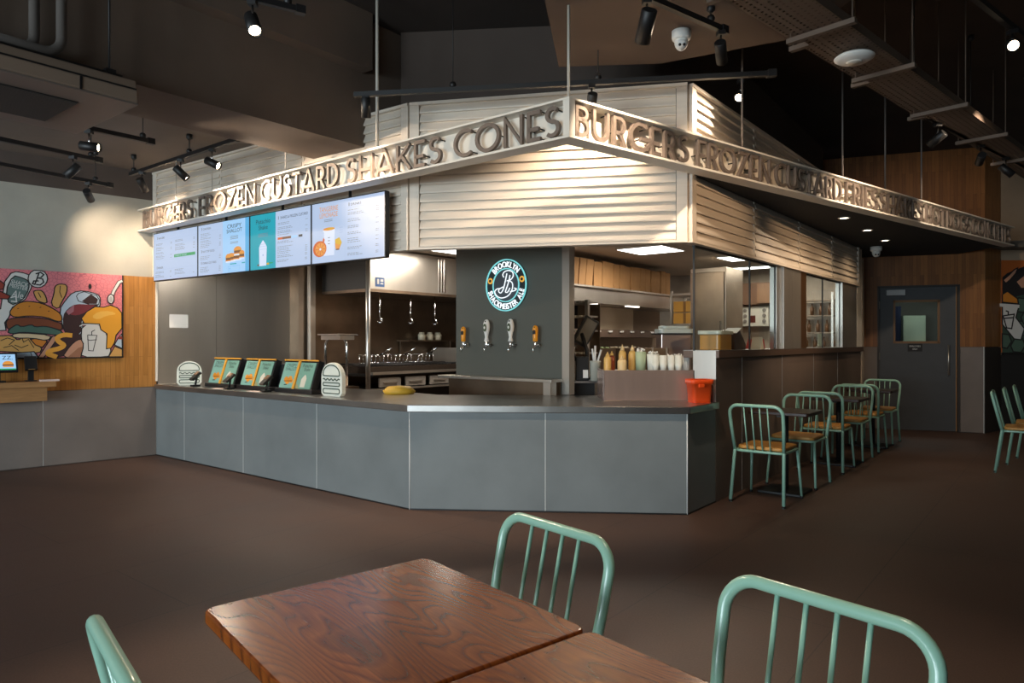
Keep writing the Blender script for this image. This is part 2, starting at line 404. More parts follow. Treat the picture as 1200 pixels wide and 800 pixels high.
# back wall with the grey door
DP = Vector((5.77, 10.99)); DD = Vector((.94, -.34)).normalized(); DN = Vector((DD.y, -DD.x))
def DW(s, o=0., z=0.): p = DP+DD*s+DN*o; return Vector((p.x, p.y, z))
dx = V3(DD); dn = V3(DN)
def dw_box(s0, s1, z0, z1, o0, o1): return MB().obox(DW(s0, o0, z0), dx*(s1-s0), dn*(o1-o0), Z*(z1-z0))
DWID = 1.06; DH = 2.215; SE = 1.405
m = MB()
m.obox(DW(-1.3, -.2, 0), dx*1.27, dn*.2, Z*ZC); m.obox(DW(-.03, -.2, DH+.03), dx*(DWID+.06), dn*.2, Z*(ZC-DH-.03)); m.obox(DW(DWID+.03, -.2, 0), dx*(SE-DWID-.03), dn*.2, Z*ZC)
wb = struct('wall_back', m, DARKPAINT)
for s0, s1, z0, z1 in ((-1.3, -.03, 1.30, ZC), (-.03, DWID+.03, DH+.03, ZC), (DWID+.03, SE, 1.30, ZC)):
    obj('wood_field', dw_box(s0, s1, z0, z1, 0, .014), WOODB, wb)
obj('tile', dw_box(-1.3, -.035, .01, 1.295, 0, .014), WALLTILE, wb); obj('tile', dw_box(DWID+.036, SE-.012, .01, 1.295, 0, .014), WALLTILE, wb)
obj('corner_trim', dw_box(SE-.012, SE, 0.005, 1.30, -.01, .018), TRIM, wb)
# turned side of that wall: a wood-clad column, dark below
CP = DW(SE, -.0)[:2]; CP = Vector(CP); CD = Vector((.8, .6)); CN = Vector((.6, -.8))
wc = struct('wall_column', MB().obox(V3(CP-CN*.2-DN*.02), V3(CD)*.62, V3(CN)*.2, Z*ZC), DARKPAINT)
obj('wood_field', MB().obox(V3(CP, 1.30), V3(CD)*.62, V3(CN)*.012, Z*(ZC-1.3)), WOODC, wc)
# right wall with the second mural, dark panelled below; wall behind the camera with four shop-front windows
CE = CP+CD*.62
wr = struct('wall_right', MB().prism([(CE.x-.1, CE.y), (RX1, CE.y+.2), (RX1, CE.y+.5), (CE.x-.1, CE.y+.5)], 0, ZC), mat('warm_lit_plaster', (.37, .27, .185), .85, var=.08, vscale=3, bump=.12, bscale=45))  # warm light on this plaster is put into its colour
struct('wall_right_side', MB().box((RX1+.1, 3.5, ZC/2), (.2, 16.4, ZC)), PLASTER)
m = MB(); xs = [RX0]+[x for wx in WINX for x in (wx-1.4, wx+1.4)]+[RX1]
for i in range(0, len(xs), 2): m.obox((xs[i], RY0-.2, 0), (xs[i+1]-xs[i], 0, 0), (0, .2, 0), (0, 0, ZC))
for wx in WINX:
    m.obox((wx-1.4, RY0-.2, 0), (2.8, 0, 0), (0, .2, 0), (0, 0, .4)); m.obox((wx-1.4, RY0-.2, 3.1), (2.8, 0, 0), (0, .2, 0), (0, 0, ZC-3.1))
struct('wall_front', m, PLASTER)
for i, wx in enumerate(WINX):
    m = MB()
    for x in (-1.4, -.03, 1.34): m.obox((wx+x, RY0-.12, .4), (.06, 0, 0), (0, .06, 0), (0, 0, 2.7))
    for z in (.4, 3.04): m.obox((wx-1.4, RY0-.12, z), (2.8, 0, 0), (0, .06, 0), (0, 0, .06))
    w = struct('window_%d' % (i+1), m, BLACKMETAL)
    obj('pane', MB().obox((wx-1.37, RY0-.10, .43), (2.74, 0, 0), (0, .008, 0), (0, 0, 2.64)), GLASS, w)
# ceilings: low painted bay on the left, deep concrete beam, black void on the right
b0 = Vector((-1.90, 6.77)); b1 = Vector((-1.32, 6.36))
def along(p, t): q = p-d*t; return (q.x, q.y)
def dline(p, t): return Vector(along(p, t))
struct('ceiling_left', MB().prism([tuple(A), tuple(WL(12.6)[:2]), (-13.44, RY0), along(b0, 14.43), along(b0, -.6)], ZL, ZL+.12), LEFTCEIL)
m = MB().prism([along(b0, -.9), along(b0, 14.4), along(b1, 14.4), along(b1, -.9)], 3.14, ZC)
bm1 = struct('beam_1', m, CONCRETE)
q0 = b1+n*.0; q1 = b1+n*.14
struct('beam_2', MB().prism([along(q0, .05), along(q0, 13.4), along(q1, 13.4), along(q1, .05)], 3.80, ZC), CONCRETE)
struct('ceiling', MB().prism([(RX0, RY0), (RX1, RY0), (RX1, RY1), (RX0, RY1)], ZC, ZC+.15), mat('ceiling_dark_paint', (.040, .028, .022), .9, var=.2, vscale=1.2))
struct('ceiling_soffit', MB().prism([(.373, 5.56), (1.17, 5.49), (2.08, 5.01), (2.5, 2.4), (-.1, 2.4)], 3.56, 4.25), mat('soffit_paint', (.095, .064, .046), .88, var=.1, vscale=1.5))
struct('wall_bulkhead', MB().prism([(-1.05, 6.62), (1.62, 6.35), tuple(K(6, -.55)[:2]), tuple(K(6, -.75)[:2]), (1.55, 6.6), (-1.0, 6.85)], 2.6, ZC), mat('bulkhead_paint', (.065, .047, .038), .9, var=.08, vscale=1.5))
# black canopy between the sign and the bar louvres
SV = Vector((.367, 4.48)); SR = Vector((.787, .617)).normalized(); SRN = Vector((SR.y, -SR.x)); SL = Vector((-.781, .625)).normalized(); SLN = Vector((-.625, -.781)).normalized()
def on(P, D, t): q = P+D*t; return (q.x, q.y)
can = struct('ceiling_canopy', MB().prism([tuple(F+n*.03+d*.02), on(SV-SRN*.145, SR, 1.75), on(SV-SRN*.145, SR, 8.28), tuple(DW(SE-.35, .02)[:2]), tuple(DW(-.5, .02)[:2]), tuple(K(5.7, .03)[:2])], 2.705, 2.77), BLACKPAINT)
# kitchen shell
struct('ceiling_kitchen', MB().prism([tuple(K(.05, -.02)[:2]), tuple(K(5.85, -.02)[:2]), tuple(K(5.95, -5.9)[:2]), tuple(WL(-1.7)[:2]), tuple(A+LP*.1-LN*.08), tuple(E1-LN*.08)], 2.5, 2.56), mat('kitchen_ceiling_tile', (.50, .43, .36), .8))
KW = mat('kitchen_wall', (.42, .34, .26), .6, var=.1)
struct('wall_kitchen_end', MB().obox(K(5.95, -6, 0), V3(n)*6, V3(d)*.12, Z*2.6), KW)
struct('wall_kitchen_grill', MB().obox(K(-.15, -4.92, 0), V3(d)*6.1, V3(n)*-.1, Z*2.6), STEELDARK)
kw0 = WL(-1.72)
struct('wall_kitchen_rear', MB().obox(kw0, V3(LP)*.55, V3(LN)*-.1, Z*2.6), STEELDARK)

# ------------------------------------------------------------------ louvred fascia
def louvre(name, label, P, Q, joints, outn, z0, z1, first_post=True, last_post=True):
    P = Vector(P); Q = Vector(Q); D = (Q-P).normalized(); L = (Q-P).length; N3 = V3(outn)
    t = thing(name, label, 'louvre panel', V3(P, z0), group=None)
    obj('backing', MB().obox(V3(P, z0), V3(D)*L, -N3*.05, Z*(z1-z0)), SLATBACK, t, world=True)
    posts = []
    if first_post: posts.append((0, .085))
    if last_post: posts.append((L-.085, L))
    for a, b in posts:
        obj('corner_post', MB().obox(V3(P+D*a, z0)-N3*.002, V3(D)*(b-a), N3*.045, Z*(z1-z0)), WHITESLAT, t, world=True, bevel=.003)
    ed = [posts[0][1] if first_post else 0.]+list(joints)+[posts[-1][0] if last_post else L]
    ns = 16; pitch = (z1-z0)/ns
    for i in range(len(ed)-1):
        a = ed[i]+(.014 if i else .004); b = ed[i+1]-(.018 if i < len(ed)-2 else .004)
        for k in range(ns):
            z = z0+k*pitch
            prof = [(-.012, z+.004), (.040, z+.004), (.040, z+.016), (.012, z+pitch+.012), (-.012, z+pitch+.012)]
            if k == ns-1: prof = [(-.012, z+.004), (.040, z+.004), (.040, z+.016), (.014, z+pitch), (-.012, z+pitch)]
            m = MB(); m.slab([(p[0], p[1]) for p in prof], V3(P+D*a), N3, Z, V3(D), 0, b-a)
            obj('slat', m, WHITESLAT, t, world=True)
        if i < len(ed)-2:
            obj('joint_strip', MB().obox(V3(P+D*(ed[i+1]-.010), z0), V3(D)*.022, N3*.030, Z*(z1-z0)), WHITESLAT, t, world=True)
    obj('bottom_rail', MB().obox(V3(P, z0-.02)-N3*.05, V3(D)*L, N3*.095, Z*.02), WHITESLAT, t, world=True)
    obj('top_rail', MB().obox(V3(P, z1)-N3*.05, V3(D)*L, N3*.10, Z*.025), WHITESLAT, t, world=True)
    return t
ZB, ZT = 2.185, 3.40
LPn = (E1-A).normalized(); LNn = Vector((LPn.y, -LPn.x)); FDn = (F-E1).normalized(); FNn = Vector((FDn.y, -FDn.x))
louvre('louvre_fascia', 'white slatted fascia behind the menu screens, running to the mural wall', A, E1, (1.42, 2.83), LNn, ZB, ZT)
louvre('louvre_fascia', 'white slatted fascia facing the room above the beer taps', E1, F, (), FNn, ZB, ZT)
louvre('louvre_fascia', 'slatted fascia above the kitchen windows, lit warm like bare wood', F, F+d*5.62, (1.43, 2.83, 4.2), n, ZB, ZT)

# ------------------------------------------------------------------ channel sign with raised letters
G = {}
h = .5
def gl(c, w, *st): G[c] = (w, st)
gl('A', .80, [(.02, 0), (.40, 1), (.78, 0)], [(.13, .24), (.67, .24)])
gl('B', .56, [(.07, 0), (.07, .94), (.26, .94)]+arc(.26, .75, .20, .19, 90, -90, 8)+[(.07, .56)], [(.24, .56)]+arc(.26, .31, .24, .25, 90, -90, 8)+[(.04, .06)])
gl('C', .78, arc(.50, .5, .43, .44, 55, 305, 18))
gl('D', .72, [(.07, .06), (.07, .94), (.24, .94)]+arc(.24, .5, .42, .44, 90, -90, 14)+[(.04, .06)])
gl('E', .50, [(.48, .94), (.07, .94), (.07, .06), (.48, .06)], [(.07, .40), (.42, .40)])
gl('F', .48, [(.48, .94), (.07, .94), (.07, 0)], [(.07, .42), (.42, .42)])
gl('G', .82, arc(.50, .5, .43, .44, 50, 345, 20)+[(.915, .44), (.52, .44)])
gl('H', .70, [(.07, 0), (.07, 1)], [(.63, 0), (.63, 1)], [(.07, .40), (.63, .40)])
gl('I', .16, [(.08, 0), (.08, 1)])
gl('K', .66, [(.07, 0), (.07, 1)], [(.60, 1), (.12, .42)], [(.26, .58), (.64, 0)])
gl('N', .74, [(.07, 0), (.07, .96), (.67, .04), (.67, 1)])
gl('O', .98, arc(.49, .5, .43, .44, 0, 360, 26))
gl('R', .58, [(.07, 0), (.07, .94), (.26, .94)]+arc(.26, .69, .23, .25, 90, -90, 10)+[(.07, .44)], [(.28, .44), (.54, 0)])
gl('S', .52, arc(.27, .73, .19, .21, 40, 250, 10)+arc(.25, .29, .21, .23, 75, -135, 12))
gl('T', .56, [(.02, .94), (.54, .94)], [(.28, .94), (.28, 0)])
gl('U', .70, [(.07, 1), (.07, .35)]+arc(.35, .35, .28, .29, 180, 360, 12)+[(.63, 1)])
gl('Z', .62, [(.05, .94), (.56, .94), (.06, .06), (.58, .06)])
STROKE = .112; CAPH = .205; SZ0, SZ1 = 2.69, 2.95
sign = thing('lettered_sign', 'long white channel sign with raised dark letters wrapping the kiosk corner', 'sign', V3(SV, SZ0))
PIN = MB()
def sign_strip(nm, P, D, N, L, o0, o1, z0, z1, m):
    """mitred strip of one arm between the offsets o0 and o1 behind the front line"""
    oD, oN = (SR, SRN) if D is SL else (SL, SLN)
    c = lambda o: tuple(isect(P-N*o, D, P-oN*o, oD)) if o else tuple(P)
    obj(nm, MB().prism([c(o0), tuple(P+D*L-N*o0), tuple(P+D*L-N*o1), c(o1)], z0, z1), m, sign, world=True)
def isect(p, u, q, v):
    c = u.x*v.y-u.y*v.x; t = ((q.x-p.x)*v.y-(q.y-p.y)*v.x)/c; return p+u*t
def sign_arm(P, D, N, L):
    sign_strip('top_flange', P, D, N, L, 0, .14, SZ1-.014, SZ1, WHITEMETAL)
    sign_strip('bottom_flange', P, D, N, L, 0, .14, SZ0, SZ0+.016, WHITEMETAL)
    sign_strip('back_panel', P, D, N, L, .098, .108, SZ0+.016, SZ1-.014, WHITEMETAL)
def word(txt, P, D, s0, s1, N):
    gap = .13; tot = sum(G[c][0] for c in txt)+gap*(len(txt)-1)
    kx = (s1-s0)/tot; x = 0
    for c in txt:
        w, st = G[c]
        o = V3(P+D*(s0+x*kx), SZ0+.030)-V3(N)*.050
        m = MB()
        for q in st:
            pts = [(p[0]*kx, p[1]*CAPH) for p in q]
            cl = len(q) > 20 and (Vector(q[0])-Vector(q[-1])).length < .01
            m.ribbon(pts[:-1] if cl else pts, STROKE*CAPH*min(1.15, max(.75, kx/CAPH)), o, V3(D), Z, V3(N), 0, .026, cl)
        obj('letter', m, LETTER, sign, world=True)
        for q in st[:2]:
            for p in (q[0], q[-1]):
                a = o+V3(D)*p[0]*kx+Z*(max(.06, min(.94, p[1]))*CAPH); PIN.tube([a-V3(N)*.048, a+V3(N)*.002], .005, 6)
        x += w+gap
LL = 6.19
sign_arm(SV, SL, SLN, LL)
sign_arm(SV, SR, SRN, 8.30)
obj('corner_cap', MB().prism([on(SV, SL, .0), on(SV, SL, .05), on(SV-SLN*.095, SL, .04), on(SV-SRN*.095, SR, .04), on(SV, SR, .05)], SZ0+.017, SZ1-.015), WHITEMETAL, sign, world=True)
PL = SV+SL*0
for t, a, b in (('BURGERS', 6.116, 4.935), ('FROZEN', 4.796, 3.69), ('CUSTARD', 3.60, 2.40), ('SHAKES', 2.299, 1.17), ('CONES', 1.047, .094)):
    word(t, SV+SL*a, -SL, 0, a-b, SLN)
for t, a, b in (('BURGERS', .076, 1.251), ('FROZEN', 1.354, 2.357), ('CUSTARD', 2.435, 3.574), ('FRIES', 3.657, 4.324), ('SHAKES', 4.391, 5.409), ('HOT', 5.5, 6.03), ('DOGS', 6.09, 6.786), ('CONCRETES', 6.88, 8.24)):
    word(t, SV, SR, a, b, SRN)
obj('letter_pins', PIN, BLACKMETAL, sign, world=True)['kind'] = 'stuff'
def rod(p, z1, r, m): obj('hanger_rod', MB().tube([(p[0], p[1], SZ1-.01), (p[0], p[1], z1)], r, 8), m, sign, world=True)
RODW = mat('pale_rod', (.55, .5, .43), .5)
rod(SV-Vector((0, -.06)), 3.57, .009, RODW)
for s in (5.4, 4.61, 3.26): rod(SV+SL*s-SLN*.08, 3.43, .006, RODW)
rod(SV+SL*1.98-SLN*.10, 4.31, .014, RODW)
for s in (2.03, 3.71, 4.62, 5.52): rod(SV+SR*s-SRN*.09, 4.31, .009, mat('dark_rod', (.12, .1, .09), .5))
# ------------------------------------------------------------------ service counter
def isect(p, u, q, v):
    c = u.x*v.y-u.y*v.x; t = ((q.x-p.x)*v.y-(q.y-p.y)*v.x)/c; return p+u*t
BN = Vector((FD.y, -FD.x)); LNc = Vector((LP.y, -LP.x))
TC = .569
counter = thing('service_counter', 'long angled service counter faced with blue-grey stone tiles', 'counter', V3(B))
ins = lambda o: [A-LNc*o, isect(A-LNc*o, LP, B-BN*o, FD), isect(B-BN*o, FD, F-n*o, d), F-n*o+d*TC]
i0 = ins(.016); i0[0] = i0[0]+LP*.012
core = [tuple(p) for p in i0]+[tuple(K(TC, -.7)[:2]), tuple((B+Vector((.2, .75)))), tuple(A-LNc*.6+LP*.12)]
obj('core', MB().prism(core, 0.012, .80), TRIM, counter, world=True)
def tile_run(P, D, N, cuts, z0=.0, z1=.803, mt=TILE, par=None, gap=.003):
    for a, b in zip(cuts[:-1], cuts[1:]):
        obj('tile', MB().obox(V3(P+D*(a+gap), z0), V3(D)*(b-a-2*gap), -V3(N)*.02, Z*(z1-z0)), mt, par or counter, world=True, bevel=.0015, seg=1)
Ltot = (B-A).length; Ftot = (F-B).length
tile_run(A, LP, LNc, [0, .701, 1.95, 3.206, Ltot], par=counter)
tile_run(B, FD, BN, [0, 1.112, Ftot], par=counter)
tile_run(F, d, n, [0, TC], par=counter)
def joints(P, D, N, cuts, z1, par, o=.0012, m=TRIM):
    for a in cuts: obj('joint_trim', MB().obox(V3(P+D*(a-.0028), 0.004), V3(D)*.0056, V3(N)*o, Z*(z1-.004)), m, par, world=True)
LIGHTTRIM = mat('pale_joint_trim', (.80, .79, .76), .45)
joints(A, LP, LNc, (.701, 1.95, 3.206), .803, counter, m=LIGHTTRIM); joints(B, FD, BN, (1.112,), .803, counter, m=LIGHTTRIM)
for P_, o_ in ((B, LNc+BN), (F, BN+n)): obj('corner_trim', MB().tube([V3(P_, .004), V3(P_, .803)], .005, 8), LIGHTTRIM, counter, world=True)
obj('plinth_strip', MB().prism([tuple(p) for p in ins(-.004)]+[tuple(p) for p in ins(.01)[::-1]], 0.0, .012), BLACKMETAL, counter, world=True)
top = [tuple(p) for p in ins(-.035)]; top[0] = tuple(Vector(top[0])+LP*.03)
ct = [top[0], top[1], top[2], tuple(K(TC-.006, .035)[:2]), tuple(K(TC-.006, -.22)[:2]), tuple(K(TC+.25, -.95)[:2]), (.60, 6.72), (-.72, 6.82), tuple(A+LP*3.0-LNc*1.02), tuple(A+LP*.3-LNc*.74), tuple(A-LNc*.72+LP*.10)]
tag(obj('countertop', MB().prism(ct, .806, .862), STEELTOP, loc=V3(B, .806), bevel=.004), 'brushed steel worktop running along the angled service counter', 'countertop')
CT = .862
# bar half wall with ledge, behind the row of small tables
bw = struct('wall_bar', MB().obox(K(TC, -.2), V3(d)*(5.86-TC), V3(n)*.184, Z*1.235), TRIM)
for a, b in zip([TC, 1.186, 2.337, 3.49, 4.575], [1.186, 2.337, 3.49, 4.575, 5.86]):
    obj('tile', MB().obox(K(a+.003, -.018), V3(d)*(b-a-.006), V3(n)*.018, Z*1.235), BARTILE, bw, bevel=.0015, seg=1)
joints(F, d, n, (1.186, 2.337, 3.49, 4.575), 1.235, bw)
obj('end_panel', MB().obox(K(TC-.004, -.204, CT), V3(d)*.004, V3(n)*.208, Z*(1.30-CT)), STEEL, bw)
lg = thing('window_ledge', 'brown serving ledge on top of the tiled half wall under the kitchen windows', 'ledge', K(TC, 0, 1.237))
obj('slab', MB().obox(K(TC, -.30, 1.237), V3(d)*(5.9-TC), V3(n)*.33, Z*.063), LEDGEW, lg, world=True, bevel=.003)
obj('steel_top', MB().obox(K(TC, -.30, 1.300), V3(d)*(5.88-TC), V3(n)*.33, Z*.004), STEELTOP, lg, world=True)

# kitchen windows over the ledge
def post(name, t0, t1, m, w0=-.07, w1=.012, z0=1.304, z1=2.165):
    return struct(name, MB().obox(K(t0, w0, z0), V3(d)*(t1-t0), V3(n)*(w1-w0), Z*(z1-z0)), m)
struct('trim_1', MB().obox(K(2.16, -.07, 1.304), V3(d)*.17, V3(n)*.07, Z*.86), STEEL)
post('trim_2', 2.337, 2.62, STEEL, -.07, .02); post('trim_3', 2.626, 2.925, STEEL, -.07, .02)
post('trim_4', 2.93, 3.15, mat('copper_brown_steel', (.36, .19, .09), .3, metal=.9), -.07, .015)
post('trim_5', 4.75, 5.52, STEEL, -.07, .02)
struct('trim_6', MB().obox(K(5.54, -.05, 1.30), V3(d)*.30, V3(n)*.07, Z*1.45), WHITEMETAL)
def pane(t0, t1, name):
    w = struct(name, MB().obox(K(t0, -.035, 2.15), V3(d)*(t1-t0), V3(n)*.03, Z*.015), BLACKMETAL)
    return w
for nm, t0, t1 in (('window_5', .168, 1.425), ('window_6', 1.432, 2.155), ('window_7', 3.16, 3.93), ('window_8', 3.936, 4.745)):
    w = pane(t0, t1, nm)
    obj('pane', MB().obox(K(t0, -.022, 1.305), V3(d)*(t1-t0), V3(n)*.008, Z*.845), GLASS, w)
    obj('edge_strip', MB().obox(K(t0-.006, -.026, 1.304), V3(d)*.007, V3(n)*.016, Z*.86), BLACKMETAL, w)
    obj('edge_strip', MB().obox(K(t1-.002, -.026, 1.304), V3(d)*.006, V3(n)*.016, Z*.86), BLACKMETAL, w)

# ------------------------------------------------------------------ menu screens
SP = Vector((-4.315, 8.42)); SQ = Vector((-1.083, 5.99)); SD = (SQ-SP).normalized(); SN = Vector((SD.y, -SD.x))
SWID = (SQ-SP).length/4; SH = .575; SZ = 2.10
SE_ = dict(white=emis('screen_white', (.56, .70, .96), .82), pale=emis('screen_pale_blue', (.36, .62, .92), 1.0), blue=emis('screen_sky_blue', (.10, .42, .74), 1.0),
    teal=emis('screen_teal', (.01, .36, .46), 1.0), green=emis('screen_green', (.02, .36, .13), .9), ink=emis('screen_ink', (.02, .025, .035), .6), grey=GREYINK,
    orange=emis('screen_orange', (.75, .30, .05), 1.0), dorange=emis('screen_deep_orange', (.62, .11, .01), 1.0), yellow=emis('screen_yellow', (.68, .42, .02), 1.0),
    cup=emis('screen_cup_white', (.72, .80, .98), .95), brown=emis('screen_brown', (.22, .075, .02), .8), shade=emis('screen_shade', (.38, .50, .72), 1.0))
SKEYS = list(SE_); SMATS = [SE_[k] for k in SKEYS]
def screen(i, label):
    P = SP+SD*SWID*i; o = V3(P, SZ)
    t = thing('menu_screen', label, 'menu screen', o, group='menu screens over the counter')
    obj('casing', MB().obox(o+V3(SD)*.002, V3(SD)*(SWID-.004), -V3(SN)*.05, Z*SH), BLACK, t, world=True, bevel=.003)
    m = MB(); m.cur = 0; L = 1.0; Hh = .56
    O = o+V3(SD)*.012+Z*.010; s = (SWID-.024); sz = SH-.020
    ex = V3(SD)*s; ez = Z*sz; en = V3(SN)
    c = dict(m=m)
    def col(k): m.cur = SKEYS.index(k)
    lay = [.001]
    def rect(k, x0, y0, x1, y1):
        col(k); lay[0] += .00006; m.flat([(x0, y0), (x1, y0), (x1, y1), (x0, y1)], O, ex, ez, en, lay[0])
    def poly(k, pts):
        col(k); lay[0] += .00006; m.flat(pts, O, ex, ez, en, lay[0])
    def ell(k, cx, cy, rx, ry, a0=0, a1=360, nn=18): poly(k, arc(cx, cy, rx, ry, a0, a1, nn)[:-1] if a1-a0 == 360 else arc(cx, cy, rx, ry, a0, a1, nn))
    def txt(k, s_, x, y, size, width=None, al='LEFT'):
        col(k); lay[0] += .00006
        m.text(s_, O+ex*x+ez*y, V3(SD), Z, en, size*sz, lay[0], width*s if width else None, al)
    rnd = random.Random(11+i)
    def lines(x0, x1, ys, price=True, frac=.55, k='grey'):
        for y in ys:
            x = x0; xe = x0+(x1-x0)*rnd.uniform(frac*.6, frac)
            while x < xe:
                w = rnd.uniform(.015, .045); rect(k, x, y, min(x+w, xe), y+.009); x += w+.008
            if price and rnd.random() < .7: rect(k, x1-.035, y, x1-.012, y+.009); rect(k, x1-.008, y, x1, y+.009)
    def rule(x0, x1, y): rect('shade', x0, y, x1, y+.004)
    def head(s_, x, y, w):
        rect('ink', x-.028, y-.004, x-.020, y+.052); txt('ink', s_, x, y, .040, w)
    rect('white', 0, 0, 1, 1)
    if i == 0:
        head('BURGERS', .12, .875, .14); rule(.06, .96, .845)
        lines(.06, .44, [.77, .745, .69, .665, .63, .58, .555, .51, .485, .45]); lines(.52, .96, [.79, .765, .70, .675, .64, .61, .585])
        rect('green', .50, .44, .97, .50); txt('white', 'MAKE IT VEGGIE', .53, .458, .026, .25); rule(.06, .96, .41)
        head('FRIES', .12, .24, .12); rule(.06, .96, .215)
        lines(.06, .44, [.17, .145, .10, .075, .05]); lines(.52, .96, [.18, .155, .11, .085])
    elif i == 1:
        rect('pale', .50, 0, 1, 1); rect('blue', .93, 0, 1, 1)
        for q, yy in enumerate((0, .1, .2, .3)): pass
        head('CHICKEN', .10, .90, .16); rule(.05, .46, .87); lines(.05, .47, [.82, .79, .75, .72, .68, .65, .61, .58, .55])
        rule(.05, .46, .50); head('FLAT-TOP DOGS', .10, .45, .24); lines(.05, .47, [.37, .34, .31]); rule(.05, .46, .27)
        head('CRINKLE CUT FRIES', .10, .22, .28); lines(.05, .47, [.15, .12, .09, .06])
        txt('ink', 'CRISPY', .735, .845, .075, .27, 'CENTER'); txt('ink', 'SHALLOT', .735, .755, .075, .29, 'CENTER')
        for y in (.68, .655, .63, .57, .545): rect('grey', .66, y, .81, y+.010)
        # stacked burgers
        for cx, cy, sc in ((.68, .27, .085), (.80, .28, .085), (.80, .38, .075), (.62, .26, .05), (.88, .30, .05)):
            rect('brown', cx-sc*.9, cy-.02, cx+sc*.9, cy+.03); rect('yellow', cx-sc*.9, cy+.025, cx+sc*.9, cy+.036); ell('orange', cx, cy+.03, sc, .07, 0, 180, 10); rect('orange', cx-sc, cy-.045, cx+sc, cy-.02); rect('cup', cx-sc*.9, cy-.07, cx+sc*.9, cy-.04)
        for x in (.66, .72, .88): rect('teal', x, .15, x+.06, .17)
        for a_ in ((.62, .03, .84, .035), (.62, .115, .84, .12), (.62, .03, .623, .12), (.837, .03, .84, .12)): rect('blue', *a_)
        txt('blue', 'N', .64, .055, .04, .03)
    elif i == 2:
        rect('teal', 0, 0, .44, 1)
        txt('ink', 'Pistachio', .225, .83, .085, .25, 'CENTER'); txt('ink', 'Shake', .225, .72, .085, .16, 'CENTER')
        for y in (.64, .615, .59): rect('grey', .14, y, .31, y+.010)
        poly('cup', [(.16, .06), (.28, .06), (.29, .40), (.265, .46), (.24, .50), (.225, .53), (.205, .50), (.175, .45), (.155, .40)])
        for y in (.36, .41, .45): rect('shade', .17, y, .275, y+.006)
        rect('shade', .215, .24, .235, .27); ell('yellow', .31, .09, .025, .02); ell('brown', .14, .08, .02, .015); ell('green', .36, .10, .04, .012)
        txt('ink', 'SHAKES & FROZEN CUSTARD', .52, .855, .050, .44); rect('ink', .485, .85, .492, .91)
        rule(.47, .97, .82); lines(.48, .96, [.78, .755, .70, .675, .63, .605, .57])
        rect('dorange', .48, .49, .56, .53); rect('brown', .56, .49, .70, .53); rect('pale', .70, .49, .80, .53); rect('ink', .82, .49, .88, .53)
        lines(.48, .96, [.45, .425, .36, .33, .30, .27, .24, .20, .175, .12, .095])
    else:
        txt('orange', 'TANGERINE', .245, .845, .085, .27, 'CENTER'); txt('orange', 'LEMONADE', .245, .745, .085, .26, 'CENTER')
        for y in (.70, .675): rect('grey', .18, y, .30, y+.010)
        rect('shade', .475, 0, .478, 1)
        poly('cup', [(.175, .11), (.325, .11), (.335, .55), (.165, .55)]); poly('shade', [(.168, .51), (.172, .30), (.18, .30), (.176, .51)])
        ell('orange', .25, .55, .085, .026); ell('yellow', .27, .555, .05, .012)
        for y in (.30, .35, .40): rect('grey', .235, y, .265, y+.012)
        ell('dorange', .115, .235, .10, .135); ell('orange', .125, .23, .078, .11)
        for a in range(0, 360, 45): poly('dorange', [(.125, .23), (.125+.07*cos(R(a-4)), .23+.10*sin(R(a-4))), (.125+.07*cos(R(a+4)), .23+.10*sin(R(a+4)))])
        ell('cup', .125, .23, .014, .02); poly('dorange', [(.15, .33), (.17, .42), (.19, .38), (.18, .33)])
        poly('yellow', [(.34, .36), (.40, .39), (.435, .30), (.40, .20), (.345, .21)]); poly('orange', [(.34, .30), (.42, .26), (.40, .20), (.345, .21)]); rect('brown', .35, .185, .40, .205)
        for y in (.46, .50, .54): rect('shade', .40, y, .45, y+.012)
        head('DRINKS', .56, .875, .14); rule(.52, .96, .845); lines(.52, .93, [.80, .755, .73, .65, .62, .54, .515, .44, .415, .34, .31, .28, .20, .175, .10, .075])
    obj('display', m, SMATS, t, world=True)
    obj('hanging_arm', MB().obox(o+V3(SD)*SWID*.45-V3(SN)*.05+Z*.2, V3(SD)*.1, -V3(SN)*.10, Z*.2).obox(o+V3(SD)*SWID*.49-V3(SN)*.03+Z*.55, V3(SD)*.02, -V3(SN)*.02, Z*.09), BLACKMETAL, t, world=True)
screen(0, 'menu screen listing burgers with a green bar, nearest the mural wall')
screen(1, 'menu screen with a blue crispy shallot burger panel')
screen(2, 'menu screen with a teal pistachio shake panel')
screen(3, 'menu screen with the tangerine lemonade picture, furthest from the mural')

# ------------------------------------------------------------------ tap wall with round neon sign and four taps
tw = thing('tap_wall', 'grey-green partition panel carrying the beer taps', 'partition', K(.46, -2.2, 0))
obj('panel', MB().obox(K(.44, -2.93, .86), V3(n)*1.42, V3(d)*.08, Z*1.64), TAPWALL, tw, world=True)
obj('steel_end_post', MB().obox(K(.435, -1.507, .86), V3(n)*.085, V3(d)*.09, Z*1.64), STEEL, tw, world=True)
tb = thing('tap_base_cabinet', 'low steel drip cabinet below the beer taps', 'cabinet', K(.3, -2.2, 0))
obj('body', MB().obox(K(.42, -3.02, 0), V3(n)*1.50, V3(d)*.015, Z*.985), STEELDARK, tb, world=True)
obj('drip_tray', MB().obox(K(.24, -3.02, .985), V3(n)*1.52, V3(d)*.2, Z*.03), STEEL, tb, world=True, bevel=.003)
obj('end_leg', MB().obox(K(.25, -1.60, .0), V3(n)*.085, V3(d)*.10, Z*.985), STEEL, tb, world=True)
tn = V3(-d); tex = V3(n)
lc = K(.44, -2.2, 1.965)
NEONW = emis('neon_white', (.86, .95, 1.0), 1.3); NEONT = emis('neon_teal', (.22, .72, .74), 1.0); NEONO = emis('neon_orange', (.85, .42, .05), 1.0)
